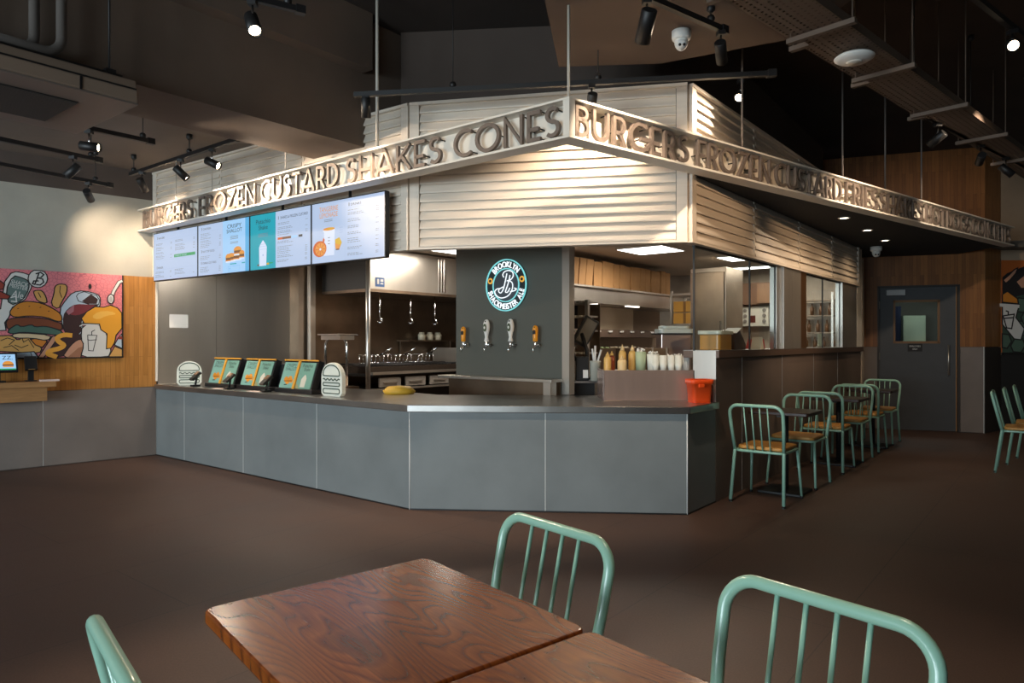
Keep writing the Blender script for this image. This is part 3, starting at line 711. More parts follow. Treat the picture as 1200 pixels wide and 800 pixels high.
lo = thing('round_beer_sign', 'round glowing beer sign with a looping letter B and ring lettering', 'neon sign', lc)
obj('dark_disc', MB().slab(arc(0, 0, .268, .268, 0, 360, 48)[:-1], lc, tex, Z, tn, .003, .022), mat('sign_teal_black', (.012, .022, .026), .4), lo, world=True)
ring = lambda r: arc(0, 0, r, r, 0, 360, 48)[:-1]
obj('outer_ring', MB().ribbon(ring(.265), .012, lc, tex, Z, tn, .02, .032, True), NEONT, lo, world=True)
obj('inner_ring', MB().ribbon(ring(.172), .010, lc, tex, Z, tn, .02, .032, True), NEONT, lo, world=True)
obj('inner_disc', MB().slab(arc(0, 0, .166, .166, 0, 360, 40)[:-1], lc, tex, Z, tn, .02, .024), mat('sign_slate', (.05, .065, .08), .5), lo, world=True)
def ring_text(txt, a0, a1, r, flip, name):
    ws = [text_geo(c, .12)[2] if c != ' ' else .45 for c in txt]; gap = .12; tot = sum(ws)+gap*(len(txt)-1)
    m = MB(); x = 0; sz = .062
    kx = abs(R(a1-a0))*r/tot
    for c, w in zip(txt, ws):
        a = R(a0)+(R(a1-a0))*((x+w/2)/tot)
        if c != ' ':
            rad = Vector((cos(a), sin(a))); tan = Vector((-sin(a), cos(a)))*(1 if a1 > a0 else -1)
            up = -rad if flip else rad
            p = rad*(r)-up*sz/2
            o = lc+tex*p.x+Z*p.y+tn*.022
            m.text(c, o, tex*tan.x+Z*tan.y, tex*up.x+Z*up.y, tn, sz, 0, w*kx, 'CENTER', ext=.01)
        x += w+gap
    obj(name, m, NEONW, lo, world=True)
ring_text('BROOKLYN', 140, 40, .218, False, 'ring_lettering')
ring_text('SHACKMEISTER ALE', 195, 348, .218, True, 'ring_lettering')
for a in (166, 14):
    cx, cz = .218*cos(R(a)), .218*sin(R(a))
    obj('flower_cap', MB().slab(arc(cx, cz, .032, .032, 0, 360, 16)[:-1], lc, tex, Z, tn, .022, .028), NEONO, lo, world=True)
    obj('flower_cap', MB().slab(arc(cx, cz, .016, .016, 0, 360, 12)[:-1], lc, tex, Z, tn, .028, .031), INK, lo, world=True)
bm = MB()
for q in ([(372,215),(360,270),(347,320),(330,345),(315,338),(318,320),(345,305)], [(350,240),(343,222),(355,203),(383,196),(410,208),(416,235),(400,258),(372,266)],
          [(385,262),(408,280),(412,310),(400,345),(372,372),(330,380),(298,362),(286,335),(300,318),(322,315)], [(396,340),(425,335),(438,324),(424,318)], [(394,228),(385,270),(372,310),(362,340),(378,342),(393,315)]):
    pts = [((x-362)/141*.268, (294-y)/176*.268) for x, y in q]
    sm = []
    for i in range(len(pts)-1):          # Catmull-Rom smoothing
        p0, p1, p2, p3 = (Vector(pts[max(0, min(len(pts)-1, i+k))]) for k in (-1, 0, 1, 2))
        for k in range(5):
            u = k/5; sm.append(.5*((2*p1)+(p2-p0)*u+(2*p0-5*p1+4*p2-p3)*u*u+(3*p1-p0-3*p2+p3)*u**3))
    sm.append(Vector(pts[-1]))
    bm.tube([lc+tex*p.x+Z*p.y+tn*.032 for p in sm], .0052, 8)
obj('looping_b', bm, NEONW, lo, world=True)

def beer_tap(w, kind, label):
    b = K(.44, w, 1.345)
    t = thing('beer_tap', label, 'beer tap', b, group='beer taps on the partition')
    O = b+tn*.075
    obj('shank', MB().lathe([(.022, 0), (.022, .01), (.012, .012), (.012, .075)], b, tn, 12), CHROME, t, world=True)
    obj('faucet', MB().lathe([(.010, -.03), (.016, -.02), (.016, .03), (.010, .045), (.009, .07)], O, Z, 12).tube([O, O+tn*.03-Z*.03, O+tn*.04-Z*.075], .009, 8).tube([O+tex*.0, O+tex*.045], .011, 8), CHROME, t, world=True)
    H0 = O+Z*.035
    if kind == 'white':
        prof = [(.018, 0), (.022, .01), (.018, .03), (.014, .06), (.018, .10), (.027, .15), (.031, .20), (.029, .24), (.024, .265), (.020, .285), (.012, .30), (.002, .305)]; mt = WHITE
    else:
        prof = [(.017, 0), (.021, .008), (.021, .06), (.023, .12), (.024, .16), (.022, .18), (.014, .205), (.002, .212)]; mt = mat('orange_tap_handle', (.78, .30, .012), .35)
    m = MB(); m.lathe([(r*1.2, z*.76) for r, z in prof], H0, Z, 14, sx=1, sy=.75)
    hd = obj('handle', m, mt, t, world=True)
    if kind == 'white':
        obj('label_patch', MB().slab(arc(0, .145, .020, .042, 0, 360, 14)[:-1], H0+tn*.026, tex, Z, tn, 0, .008), mat('tap_label_green', (.07, .10, .05), .5), hd, world=True)
        obj('label_patch', MB().slab(arc(0, .145, .011, .015, 0, 360, 10)[:-1], H0+tn*.034, tex, Z, tn, 0, .003), WHITE, hd, world=True)
        obj('eye_hole', MB().slab(arc(0, .21, .008, .009, 0, 360, 10)[:-1], H0+tn*.016, tex, Z, tn, 0, .008), INK, hd, world=True)
    else:
        obj('label_patch', MB().slab([(-.015, .07), (.015, .075), (.017, .105), (0, .118), (-.017, .105)], H0+tn*.018, tex, Z, tn, 0, .006), INK, hd, world=True)
        obj('eye_hole', MB().slab(arc(0, .14, .007, .007, 0, 360, 10)[:-1], H0+tn*.012, tex, Z, tn, 0, .008), INK, hd, world=True)
beer_tap(-2.752, 'orange', 'orange-handled beer tap at the kitchen side of the panel, beside a white one')
beer_tap(-2.422, 'white', 'white-handled beer tap next to the orange one under the B sign')
beer_tap(-2.098, 'white', 'white-handled beer tap, the one nearer the steel end post')
beer_tap(-1.781, 'orange', 'orange-handled beer tap nearest the steel end post')
# ------------------------------------------------------------------ things on the counter
def CL(s, i, z=CT): p = A+LP*s-LNc*i; return Vector((p.x, p.y, z))      # along the left counter run, i metres in from the tile face
def burger_sign(loc, rz, w, hgt, label):
    t = thing('burger_sign', label, 'counter sign', loc, rz)
    r = w*.46
    outl = [(-w/2, .03), (-w/2+.03, 0), (w/2-.03, 0), (w/2, .03), (w/2, hgt-r)]+arc(0, hgt-r, w/2, r, 0, 180, 16)[1:]
    obj('board', MB().slab(outl, (0, 0, 0), (1, 0, 0), (0, 0, 1), (0, -1, 0), -.045, 0), mat('white_pearl_acrylic', (.74, .76, .68), .35), t, bevel=.002)
    LN_ = mat('dark_green_line', (.03, .06, .035), .5); k = w/.29; lw = .009*k
    m = MB(); fr = ((0, 0, 0), (1, 0, 0), (0, 0, 1), (0, -1, 0), .0, .004)
    a = w*.40
    m.ribbon([(-a, hgt*.63)]+[(a*cos(R(180-x)), hgt*.66+hgt*.27*sin(R(x))) for x in range(0, 181, 12)]+[(a, hgt*.63), (a*.9, hgt*.61), (-a*.9, hgt*.61)], lw, *fr, True)
    m.ribbon([(-a+2*a*i/32, hgt*.50+hgt*.025*sin(i/32*2*pi*4.5)) for i in range(33)], lw, *fr)
    m.ribbon(rrect(-a, hgt*.31, a, hgt*.405, hgt*.045), lw, *fr, True)
    m.ribbon(rrect(-a, hgt*.09, a, hgt*.225, hgt*.06), lw, *fr, True)
    obj('burger_outline', m, LN_, t)
aL = math.atan2(LP.y, LP.x)
burger_sign(CL(.50, .16), R(26), .27, .285, 'white burger-shaped sign at the mural end of the counter')
burger_sign(CL(3.24, .14), aL, .31, .318, 'white burger-shaped sign beside the steel worktop, past the leaflet stands')
TEALP = mat('poster_teal', (.20, .40, .34), .6); TEALP2 = mat('poster_teal_dark', (.16, .33, .26), .6); AMBER = mat('amber_edge', (.72, .33, .03), .5)
def leaflet_stand(s, label):
    t = thing('leaflet_stand', label, 'leaflet stand', CL(s, .27), aL, group='leaflet stands along the counter')
    tilt = .10; Hh = .31; Wd = .57
    up = Vector((0, tilt, Hh)).normalized(); ou = Vector((0, -up.z, up.y)); x = Vector((1, 0, 0)); o = Vector((-Wd/2, -.10, .035))
    obj('base', MB().box((0, .02, .022), (Wd+.06, .28, .044)), BLACK, t, bevel=.006)
    obj('terminal_body', MB().obox(o-ou*.02, x*Wd, up*Hh, -ou*.05).obox((-Wd/2+.05, .0, .04), (Wd-.0, 0, 0), (0, .17, .0), (0, .04, .24)), BLACK, t, bevel=.006)
    obj('frame', MB().obox(o, x*Wd, up*Hh, -ou*.02), BLACK, t, bevel=.002)
    obj('amber_rib', MB().obox(o+x*(Wd/2-.035), x*.035, up*Hh, ou*.012).obox(o+up*(Hh-.012), x*Wd, up*.012, ou*.012), AMBER, t)
    mats = [TEALP, INK, mat('burger_print_orange', (.70, .27, .02), .6), mat('cup_print_cream', (.62, .58, .48), .6), TEALP2, mat('poster_olive', (.30, .29, .14), .6)]
    for k, x0 in enumerate((.02, .295)):
        w = .25; m = MB(); O = o+x*x0+up*.012; e = x*w; f = up*.27
        m.cur = 0 if k == 0 else 4; m.slab([(0, 0), (1, 0), (1, 1), (0, 1)], O, e, f, ou, .0, .006)
        m.cur = 1
        if k == 0: m.text('CRISPY', O+e*.5+f*.82, x, up, ou, .035, .0066, .17, 'CENTER'); m.text('SHALLOT', O+e*.5+f*.68, x, up, ou, .035, .0066, .18, 'CENTER')
        else: m.text('Pistachio', O+e*.5+f*.82, x, up, ou, .035, .0066, .16, 'CENTER'); m.text('Shake', O+e*.5+f*.68, x, up, ou, .035, .0066, .10, 'CENTER')
        if k == 0:
            m.cur = 2
            for cx, cy, r in ((.35, .33, .13), (.62, .36, .13), (.5, .26, .15), (.75, .28, .10)): m.flat(arc(cx, cy, r, r*.85, 0, 360, 12)[:-1], O, e, f, ou, .0066)
            m.cur = 1; m.flat([(.25, .25), (.8, .27), (.8, .29), (.25, .27)], O, e, f, ou, .0069); m.flat([(.30, .10), (.5, .11), (.5, .14), (.30, .13)], O, e, f, ou, .0069)
        else:
            m.cur = 3; m.flat([(.30, .06), (.60, .06), (.62, .38), (.56, .48), (.48, .54), (.38, .46), (.29, .36)], O, e, f, ou, .0066)
            m.cur = 5; m.flat([(0, 0), (.25, 0), (.16, .12), (0, .2)], O, e, f, ou, .0066)
        obj('leaflet', m, mats, t)
leaflet_stand(1.19, 'black double leaflet stand beside the burger sign at the mural end')
leaflet_stand(1.87, 'black double leaflet stand, the middle one of three on the counter')
leaflet_stand(2.60, 'black double leaflet stand beside the burger sign at the worktop end')
for s, lb in ((.80, 'black card reader leaning beside the mural-end burger sign'), (1.53, 'black card reader between the first two leaflet stands'), (2.24, 'black card reader between the last two leaflet stands')):
    t = thing('card_reader', lb, 'card reader', CL(s, .05), aL)
    obj('stand', MB().box((0, .03, .01), (.07, .09, .02)).tube([(0, .03, .02), (0, .05, .12)], .012, 8), BLACK, t)
    obj('body', MB().obox((-.04, -.03, .085), (.08, 0, 0), (0, .10, .085), (0, .02, -.02)), BLACK, t, bevel=.004)
    obj('screen', MB().obox((-.03, .02, .133), (.06, 0, 0), (0, .045, .038), (0, -.002, .003)), mat('dull_brown_screen', (.22, .13, .08), .25), t)
for s, lb in ((1.42, 'pink-white paper slip at the counter edge below the first leaflet stand'), (2.13, 'pink-white paper slip at the counter edge below the middle leaflet stand')):
    t = tag(obj('paper_slip', MB().obox(CL(s-.11, .0)-V3(LNc)*.0+Z*.001, V3(LP)*.22, -V3(LNc)*.07, Z*.004), mat('pinkish_paper', (.72, .56, .50), .7), loc=CL(s, .05)), lb, 'paper')
# yellow bag behind the burger sign
t = obj('yellow_bag', MB().lathe([(.0, 0), (.13, .0), (.15, .03), (.10, .075), (.0, .085)], CL(3.52, .74, CT), Z, 14, sx=1.1, sy=.7), mat('yellow_bag', (.62, .36, .03), .6, bump=.4, bscale=30), loc=CL(3.52, .74, CT)); tag(t, 'rumpled yellow bag lying behind the burger sign at the worktop end', 'bag')
# notice stuck on the steel cladding
nt_ = obj('paper_notice', MB().obox(WL(-.15, .0125, 1.55), -V3(WD)*.22, V3(WN)*.002, Z*.165), PAPER, loc=WL(-.2, .0125, 1.55)); tag(nt_, 'small white paper notice taped to the steel cladding below the screens', 'notice')

# raised steel condiment box at the bar end of the worktop
BX0, BX1, BY, BZ = .80, 1.60, 6.13, 1.128
cb = thing('condiment_station', 'raised brushed steel box at the bar end of the worktop, topped with cups and sauces', 'station', (1.2, BY, CT))
m = MB().obox((BX0, BY, CT), (BX1-BX0, 0, 0), (0, .012, 0), (0, 0, BZ-CT)).obox((BX0, BY, CT), (.012, 0, 0), (0, .42, 0), (0, 0, BZ-CT)).obox((BX1-.012, BY, CT), (.012, 0, 0), (0, .35, 0), (0, 0, BZ-CT))
obj('steel_shell', m, mat('pink_reflection_steel', (.60, .45, .39), .24, metal=.72, var=.12, vscale=2, stretch=(3, 1, .3), bump=.04, bscale=2.5), cb, world=True, bevel=.002)  # pink and amber reflections are put into the steel colour
obj('top_tray', MB().obox((BX0+.01, BY+.01, BZ-.03), (BX1-BX0-.02, 0, 0), (0, .42, 0), (0, 0, .02)), STEELTOP, cb, world=True)
TY = BZ-.01
def bottle(x, y, hgt, r, m, label, cap=None, grp='sauce bottles on the condiment station'):
    t = thing('sauce_bottle', label, 'bottle', (x, y, TY), group=grp)
    obj('body', MB().lathe([(r*.95, 0), (r, .01), (r, hgt*.62), (r*.8, hgt*.72), (r*.45, hgt*.78)], (0, 0, 0), Z, 12), m, t)
    obj('cap', MB().lathe([(r*.55, hgt*.77), (r*.5, hgt*.86), (r*.2, hgt*.9), (r*.12, hgt), (0, hgt)], (0, 0, 0), Z, 10), cap or m, t)
MUST = mat('mustard_plastic', (.60, .37, .11), .4); MUSTP = mat('pale_mustard_plastic', (.66, .48, .24), .4); KETCH = mat('ketchup_brown', (.20, .035, .012), .3)
for x, y, hh, r, m_, lb, cp in ((.86, 6.30, .17, .034, MUST, 'orange-brown sauce bottle at the tap-wall end of the steel box', None), (.905, 6.34, .175, .030, KETCH, 'dark red sauce bottle with white foot between mustard bottles', MUST),
        (.985, 6.26, .135, .042, MUSTP, 'short fat pale mustard bottle in front of the tall ones', None), (1.01, 6.40, .235, .036, MUST, 'tall mustard bottle with pale cap beside the dark red one', MUSTP), (1.10, 6.40, .23, .036, MUST, 'second tall mustard bottle, nearer the cups', MUSTP)):
    bottle(x, y, hh, r, m_, lb, cp)
CLEARCUP = mat('clear_plastic_cup', (.62, .64, .60), .25, var=.1); GREENT = mat('pale_green_tub', (.34, .42, .28), .5)
def tub(x, y, hh, r, m_, label, lid=None, name='tub'):
    t = thing(name, label, 'tub', (x, y, TY))
    obj('body', MB().lathe([(r*.85, 0), (r, hh), (r*.95, hh), (r*.8, .01), (0, .01)], (0, 0, 0), Z, 14), m_, t)
    if lid:
        m = MB(); rn = random.Random(int(x*100))
        for k in range(14):
            a = rn.uniform(0, 6.28); q = rn.uniform(0, r*.8); m.lathe([(0, -.012), (.012, 0), (0, .012)], (q*cos(a), q*sin(a), hh+rn.uniform(0, .025)), (rn.uniform(-1, 1), rn.uniform(-1, 1), 1), 6)
        c = obj('contents', m, lid, t); c['kind'] = 'stuff'
tub(1.155, 6.28, .17, .05, GREENT, 'pale green tub of wrapped sachets beside the mustard bottles', WHITE)
tub(1.26, 6.26, .15, .055, CLEARCUP, 'clear tub heaped with white sachets on the steel box', WHITE); tub(1.33, 6.40, .12, .04, CLEARCUP, 'small clear tub behind the heaped sachets', WHITE)
for i, x in enumerate((1.155, 1.225, 1.295, 1.36)):
    t = thing('cup_stack', 'clear plastic cup stack, '+('first', 'second', 'third', 'fourth')[i]+' in the row from the sachet tub', 'cup stack', (x+.12, 6.22, TY), group='cup stacks on the condiment station')
    for k in range(5): obj('cup', MB().lathe([(.025, 0), (.034, .075), (.031, .075), (.022, .006), (0, .006)], (0, 0, .016*k), Z, 12), CLEARCUP, t)
st = tag(obj('straw_bundle', (lambda m: ([m.tube([(1.50+.1*math.cos(a)*q, 6.27+.05*math.sin(a)*q, TY), (1.50+.115*math.cos(a)*q, 6.27+.06*math.sin(a)*q, TY+.125+.03*random.random())], .0045, 5) for a, q in [(random.uniform(0, 6.28), random.random()**.5) for _ in range(60)]], m)[1])(MB()), PAPER, loc=(1.5, 6.27, TY)), 'dense bundle of white paper straws at the bar end of the steel box', 'straws', kind='stuff')
ch_ = thing('cup_holder', 'dark steel cup dispenser standing behind the clear cup stacks', 'dispenser', (1.30, 6.5, TY))
obj('body', MB().box((0, 0, .1), (.30, .06, .2)), STEELDARK, ch_, bevel=.004)
for x in (-.13, 0, .13): obj('divider', MB().box((x, -.035, .105), (.015, .01, .21)), STEEL, ch_)
# orange pail
pl = thing('orange_pail', 'orange-red rectangular pail at the end of the steel worktop', 'pail', (1.60, 5.98, CT), R(8))
obj('body', MB().prism([(0, 0)]*0 or rrect(-.085, -.075, .085, .075, .025), 0, .001), ORANGEP, pl)
m = MB(); prof = [(.80, .002), (.92, .155), (1.02, .157), (1.03, .195), (.97, .196), (.90, .16), (.76, .012)]
rings = [[(p[0]*s, p[1]*s, z) for p in rrect(-.098, -.088, .098, .088, .03, 5)] for s, z in prof]; nn = len(rings[0])
m.smooth = True
m.add([v for q in rings for v in q], [(i*nn+k, i*nn+(k+1) % nn, (i+1)*nn+(k+1) % nn, (i+1)*nn+k) for i in range(len(rings)-1) for k in range(nn)])
m.smooth = False; m.add(rings[0], [tuple(range(nn))[::-1]]); m.add(rings[-1], [tuple(range(nn))])
obj('pail_wall', m, ORANGEP, pl); obj('front_tab', MB().box((-.02, -.095, .145), (.05, .02, .03)), ORANGEP, pl, bevel=.004)
# lidded bins behind and on the ledge
bn = thing('steel_bin', 'tall steel food bin with pale lid behind the straws', 'bin', (1.56, 6.78, 0))
obj('body', MB().box((0, 0, .725), (.28, .26, 1.45)), mat('reflected_pink_steel', (.60, .46, .42), .3, metal=.9), bn, bevel=.006)  # the bin's pink reflection is put into its steel colour
obj('rim', MB().box((0, 0, 1.452), (.36, .30, .012)), BLACK, bn)
LIDM = mat('milky_lid', (.50, .52, .46), .3)
obj('lid', MB().prism(rrect(-.16, -.14, .17, .14, .05), 1.458, 1.50).prism(rrect(-.13, -.11, .14, .11, .05), 1.50, 1.53), LIDM, bn, bevel=.006)
t = thing('amber_tub', 'amber square tub with milky lid on the window ledge behind the glass edge', 'tub', K(.98, -.17, 1.304), math.atan2(d.y, d.x))
obj('body', MB().prism(rrect(-.15, -.10, .15, .10, .03), 0, .14), mat('amber_acrylic', (.40, .20, .04), .3), t, bevel=.004)
obj('lid', MB().prism(rrect(-.165, -.115, .165, .115, .04), .14, .175), LIDM, t, bevel=.006)
t = thing('black_terminal', 'black till terminal with pale paper on the window ledge', 'till', K(1.42, -.19, 1.304), math.atan2(d.y, d.x))
obj('body', MB().slab([(-.14, 0), (.14, 0), (.14, .05), (-.02, .19), (-.14, .15)], (0, -.09, 0), (1, 0, 0), (0, 0, 1), (0, 1, 0), 0, .18), BLACK, t, bevel=.008)
obj('paper', MB().obox((-.13, -.1, .155), (.13, 0, .05), (0, .14, 0), (0, 0, .003)), PAPER, t)
t = tag(obj('paper_tent', MB().slab([(0, 0), (.10, 0), (.045, .12)], K(1.74, -.12, 1.304), V3(d), Z, V3(n), 0, .1), mat('cream_paper', (.60, .50, .38), .7), loc=K(1.74, -.12, 1.304)), 'cream folded paper tent on the window ledge beside the red card', 'card')
t = thing('red_card', 'red folded card with white print on the window ledge', 'card', K(1.90, -.13, 1.304), math.atan2(n.y, n.x))
obj('board', MB().slab([(-.10, 0), (.10, 0), (.08, .10), (-.08, .10)], (0, 0, 0), (1, 0, 0), (0, .25, 1), (0, -1, 0), 0, .01), mat('red_card', (.42, .035, .025), .5), t)
obj('print', MB().slab([(-.04, .03), (.04, .03), (.04, .075), (-.04, .075)], (0, 0, 0), (1, 0, 0), (0, .25, 1), (0, -1, 0), .0105, .012), WHITE, t)

# ------------------------------------------------------------------ kitchen
def klight(t_, w_, sx, sy, label, pw, rot=True):
    z = 2.49; o = K(t_, w_, z)
    t = thing('ceiling_panel_light', label, 'ceiling light', o, math.atan2(d.y, d.x))
    obj('frame', MB().box((0, 0, 0), (sx+.03, sy+.03, .02)), WHITEMETAL, t)
    obj('diffuser', MB().box((0, 0, -.012), (sx, sy, .006)), emis('panel_diffuser', (1, .96, .90), 5.0), t)
    area('panel_lamp', (0, 0, -.03), (0, 0, -1), sx, sy, pw, (1, .90, .76), parent=t)
klight(2.42, -1.58, .58, .58, 'square light panel in the kitchen ceiling above the cardboard boxes', 26)
klight(1.0, -3.35, .6, .6, 'square light panel over the cooking line beside the extraction hood', 34)
klight(-.95, -4.78, .4, .4, 'added square light panel above the till counter, hidden behind the menu screens', 22)  # unseen panel, added to light the steel wall and worktop
klight(3.9, -1.0, .5, .5, 'small square light panel above the steel fridge behind the glass', 8)
klight(5.2, -1.1, .25, 1.1, 'long tube light behind the second kitchen window', 13)
klight(4.4, -.75, .5, .2, 'short tube light seen through the kitchen window', 6)
for k, (t_, w_) in enumerate(((.9, -2.35), (.35, -.95))):
    pp = K(t_, w_, 2.488)
    x = thing('ceiling_vent', ('round grille in the kitchen ceiling above the cardboard boxes', 'round grille in the kitchen ceiling near the glass corner')[k], 'vent', pp)
    obj('ring', MB().lathe([(.16, 0), (.14, -.012), (.09, -.012), (.09, 0)], (0, 0, 0), Z, 20), mat('vent_brown', (.16, .12, .09), .7), x)
    obj('core', MB().lathe([(.075, -.0), (.06, -.014), (0, -.014)], (0, 0, 0), Z, 16), mat('vent_brown', (.16, .12, .09)), x)
# cooking line: hood, hanging hooks, grill counter
hd = thing('extraction_hood', 'steel extraction hood over the cooking line', 'extraction hood', K(.148, -4.45, 1.99))
obj('canopy', MB().obox(K(.148, -4.90, 2.0), V3(n)*.87, V3(d)*4.2, Z*.48), STEEL, hd, world=True)
obj('end_cheek', MB().obox(K(.12, -5.2, 2.0), V3(n)*1.17, V3(d)*.026, Z*.48), mat('shaded_hood_steel', (.016, .012, .010), .7), hd, world=True)  # shade on the hood's end face is put into this near-black colour
obj('rim', MB().obox(K(.12, -4.92, 1.965), V3(n)*.905, V3(d)*4.24, Z*.035), STEELDARK, hd, world=True)
for tt in (1.28, 1.33, 1.38): obj('seam', MB().obox(K(tt, -4.031, 2.02), V3(n)*.012, V3(d)*.02, Z*.43), CHROME, hd, world=True)
obj('blue_label', MB().obox(K(.22, -4.030, 2.03), V3(n)*.004, V3(d)*.14, Z*.11), mat('blue_label', (.05, .13, .36), .5), hd, world=True)
obj('label_print', MB().obox(K(.245, -4.026, 2.06), V3(n)*.002, V3(d)*.03, Z*.06).obox(K(.295, -4.026, 2.06), V3(n)*.002, V3(d)*.045, Z*.015).obox(K(.295, -4.026, 2.09), V3(n)*.002, V3(d)*.045, Z*.03), PAPER, hd, world=True)
tag(obj('corner_pole', MB().tube([K(.07, -3.98, .0), K(.07, -3.98, 2.5)], .028, 14), STEEL, loc=K(.07, -3.98)), 'round steel pole at the corner of the extraction hood', 'pole')
tag(obj('side_post', MB().box(K(-.08, -4.86, 1.25), (.07, .07, 2.5), math.atan2(d.y, d.x)), STEEL, loc=K(-.08, -4.86)), 'square steel post at the edge of the rear steel wall', 'post')
for i, tt in enumerate((.35, .85, 1.28)):
    t = thing('hanging_hook', ('thin steel hook hanging from the hood nearest the corner pole', 'thin steel hook hanging from the middle of the hood', 'thin steel hook hanging from the hood nearest the tap wall')[i], 'hook', K(tt, -4.10, 1.965))
    obj('rod', MB().tube([(0, 0, 0), (0, 0, -.22), (.0, .0, -.30)], .008, 8), CHROME, t)
    obj('hook_end', MB().tube([(0, 0, -.29), (.02, .01, -.32), (.03, 0, -.345), (.0, 0, -.36), (-.025, 0, -.34)], .010, 8), CHROME, t)
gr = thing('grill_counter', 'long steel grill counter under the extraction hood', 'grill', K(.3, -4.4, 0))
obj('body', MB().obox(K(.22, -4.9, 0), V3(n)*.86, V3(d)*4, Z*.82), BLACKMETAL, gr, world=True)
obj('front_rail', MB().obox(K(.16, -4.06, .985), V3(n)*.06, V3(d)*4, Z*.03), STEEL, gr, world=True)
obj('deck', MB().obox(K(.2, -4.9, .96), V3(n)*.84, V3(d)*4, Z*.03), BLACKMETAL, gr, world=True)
obj('shelf', MB().obox(K(.14, -4.08, .80), V3(n)*.10, V3(d)*3, Z*.02), STEEL, gr, world=True)
for k in range(4):
    o = K(.28+k*.42, -4.045, .835)
    dr = obj('drawer', MB().obox(o, V3(d)*.34, V3(n)*.02, Z*.11), mat('grey_pan_front', (.22, .20, .18), .5), gr, world=True)
    obj('pull', MB().obox(o+V3(d)*.06+V3(n)*.02+Z*.045, V3(d)*.22, V3(n)*.015, Z*.015), STEEL, dr, world=True)
m = MB(); rn = random.Random(3)
for k in range(26):
    a = K(.3+k*.06, -4.82, 1.10); m.tube([a, K(.3+k*.06, -4.22, 1.08)], .008, 6)
for k in range(3): m.tube([K(.28, -4.8+k*.28, 1.09), K(1.9, -4.8+k*.28, 1.09)], .012, 6)
obj('burner_grate', m, BLACKMETAL, gr, world=True)
obj('firebox', MB().obox(K(.26, -4.86, .99), V3(n)*.68, V3(d)*1.7, Z*.085), mat('charred_steel', (.05, .035, .025), .6, metal=.5, bump=.5, bscale=20), gr, world=True)
for k, (tt, lb) in enumerate(((.55, 'dark fry basket resting on the grill nearest the corner pole'), (.95, 'dark fry basket in the middle of the grill'), (1.35, 'dark fry basket on the grill toward the tap wall'))):
    t = thing('fry_basket', lb, 'basket', K(tt, -4.45, 1.11), math.atan2(d.y, d.x))
    m = MB()
    for x in (-.13, -.065, 0, .065, .13): m.tube([(x, -.12, .10), (x, -.11, 0), (x, .11, 0), (x, .12, .10)], .004, 5)
    for y in (-.12, 0, .12): m.tube([(-.14, y, .10 if y else .0), (.14, y, .10 if y else 0)], .005, 5)
    obj('wire_body', m, CHROME, t); obj('handle', MB().tube([(0, -.12, .10), (0, -.33, .19)], .011, 8), CHROME, t)
t = thing('tall_fryer_screen', 'steel splash plate standing at the end of the grill', 'splash guard', K(1.95, -4.3, 0))
obj('plate', MB().obox(K(2.0, -4.86, .992), V3(n)*.76, V3(d)*.03, Z*.30), STEEL, t, world=True); obj('foot', MB().obox(K(1.97, -4.86, .992), V3(n)*.76, V3(d)*.09, Z*.012), STEELDARK, t, world=True)
t = thing('small_rack', 'dark wall rack with pale jars above the grill', 'rack', K(1.9, -4.88, 1.35))
obj('shelf', MB().obox(K(1.35, -4.91, 1.38), V3(n)*.26, V3(d)*1.2, Z*.02), STEELDARK, t, world=True)
obj('bracket', MB().obox(K(1.40, -4.91, 1.16), V3(n)*.03, V3(d)*.03, Z*.22).obox(K(2.4, -4.91, 1.16), V3(n)*.03, V3(d)*.03, Z*.22), STEELDARK, t, world=True)
for k in range(3): tag(obj('spice_jar', MB().lathe([(.05, 0), (.055, .08), (.04, .085), (.04, .11), (0, .11)], K(1.72+k*.16, -4.80, 1.40), Z, 10), mat('pale_jar', (.60, .54, .40), .4), loc=K(1.72+k*.16, -4.80, 1.40)), 'pale spice jar on the dark wall rack, '+('first', 'second', 'third')[k]+' of three from the corner pole', 'jar', group='jars on the wall rack')
t = thing('heat_lamp_stand', 'chrome arched heat-lamp stand behind the worktop, beside the corner pole', 'heat lamp', K(-.05, -3.95, 0))
obj('arch', MB().tube(fillet([K(-.10, -4.55, .86), K(-.10, -4.55, 1.42), K(-.10, -4.15, 1.42), K(-.10, -4.15, .86)], .10), .016, 10).tube([K(-.25, -4.12, 1.46), K(.03, -4.12, 1.46)], .012, 8), CHROME, t, world=True)
obj('lamp_plate', MB().obox(K(-.20, -4.50, 1.40), V3(n)*.36, V3(d)*.2, Z*.05).obox(K(-.25, -4.50, 1.455), V3(n)*.40, V3(d)*.26, Z*.012), STEEL, t, world=True)
obj('base_table', MB().obox(K(-.20, -4.7, .0), V3(n)*.62, V3(d)*.22, Z*.86), STEELDARK, t, world=True)
# pass unit behind the tap wall: steel hood, cardboard boxes, shelves
ps = thing('pass_hood', 'low steel hood carrying a row of cardboard boxes', 'hood', K(2, -2.6, 1.87))
obj('band', MB().obox(K(.62, -2.95, 1.87), V3(d)*4.75, V3(n)*.60, Z*.15), STEEL, ps, world=True)
obj('top_plate', MB().obox(K(.62, -2.97, 2.06), V3(d)*4.75, V3(n)*.66, Z*.022).obox(K(.62, -2.94, 2.02), V3(d)*4.73, V3(n)*.58, Z*.04), STEEL, ps, world=True)
for tt in (2.15, 3.25): obj('strip_lamp', MB().obox(K(tt, -2.40, 1.856), V3(d)*.3, V3(n)*.06, Z*.014), emis('strip_lamp_glow', (1, .92, .8), 4), ps, world=True)
ORD = 'first second third fourth fifth sixth seventh eighth ninth tenth eleventh twelfth thirteenth fourteenth fifteenth sixteenth seventeenth'.split()
rn = random.Random(5); t0 = 1.80; k = 0
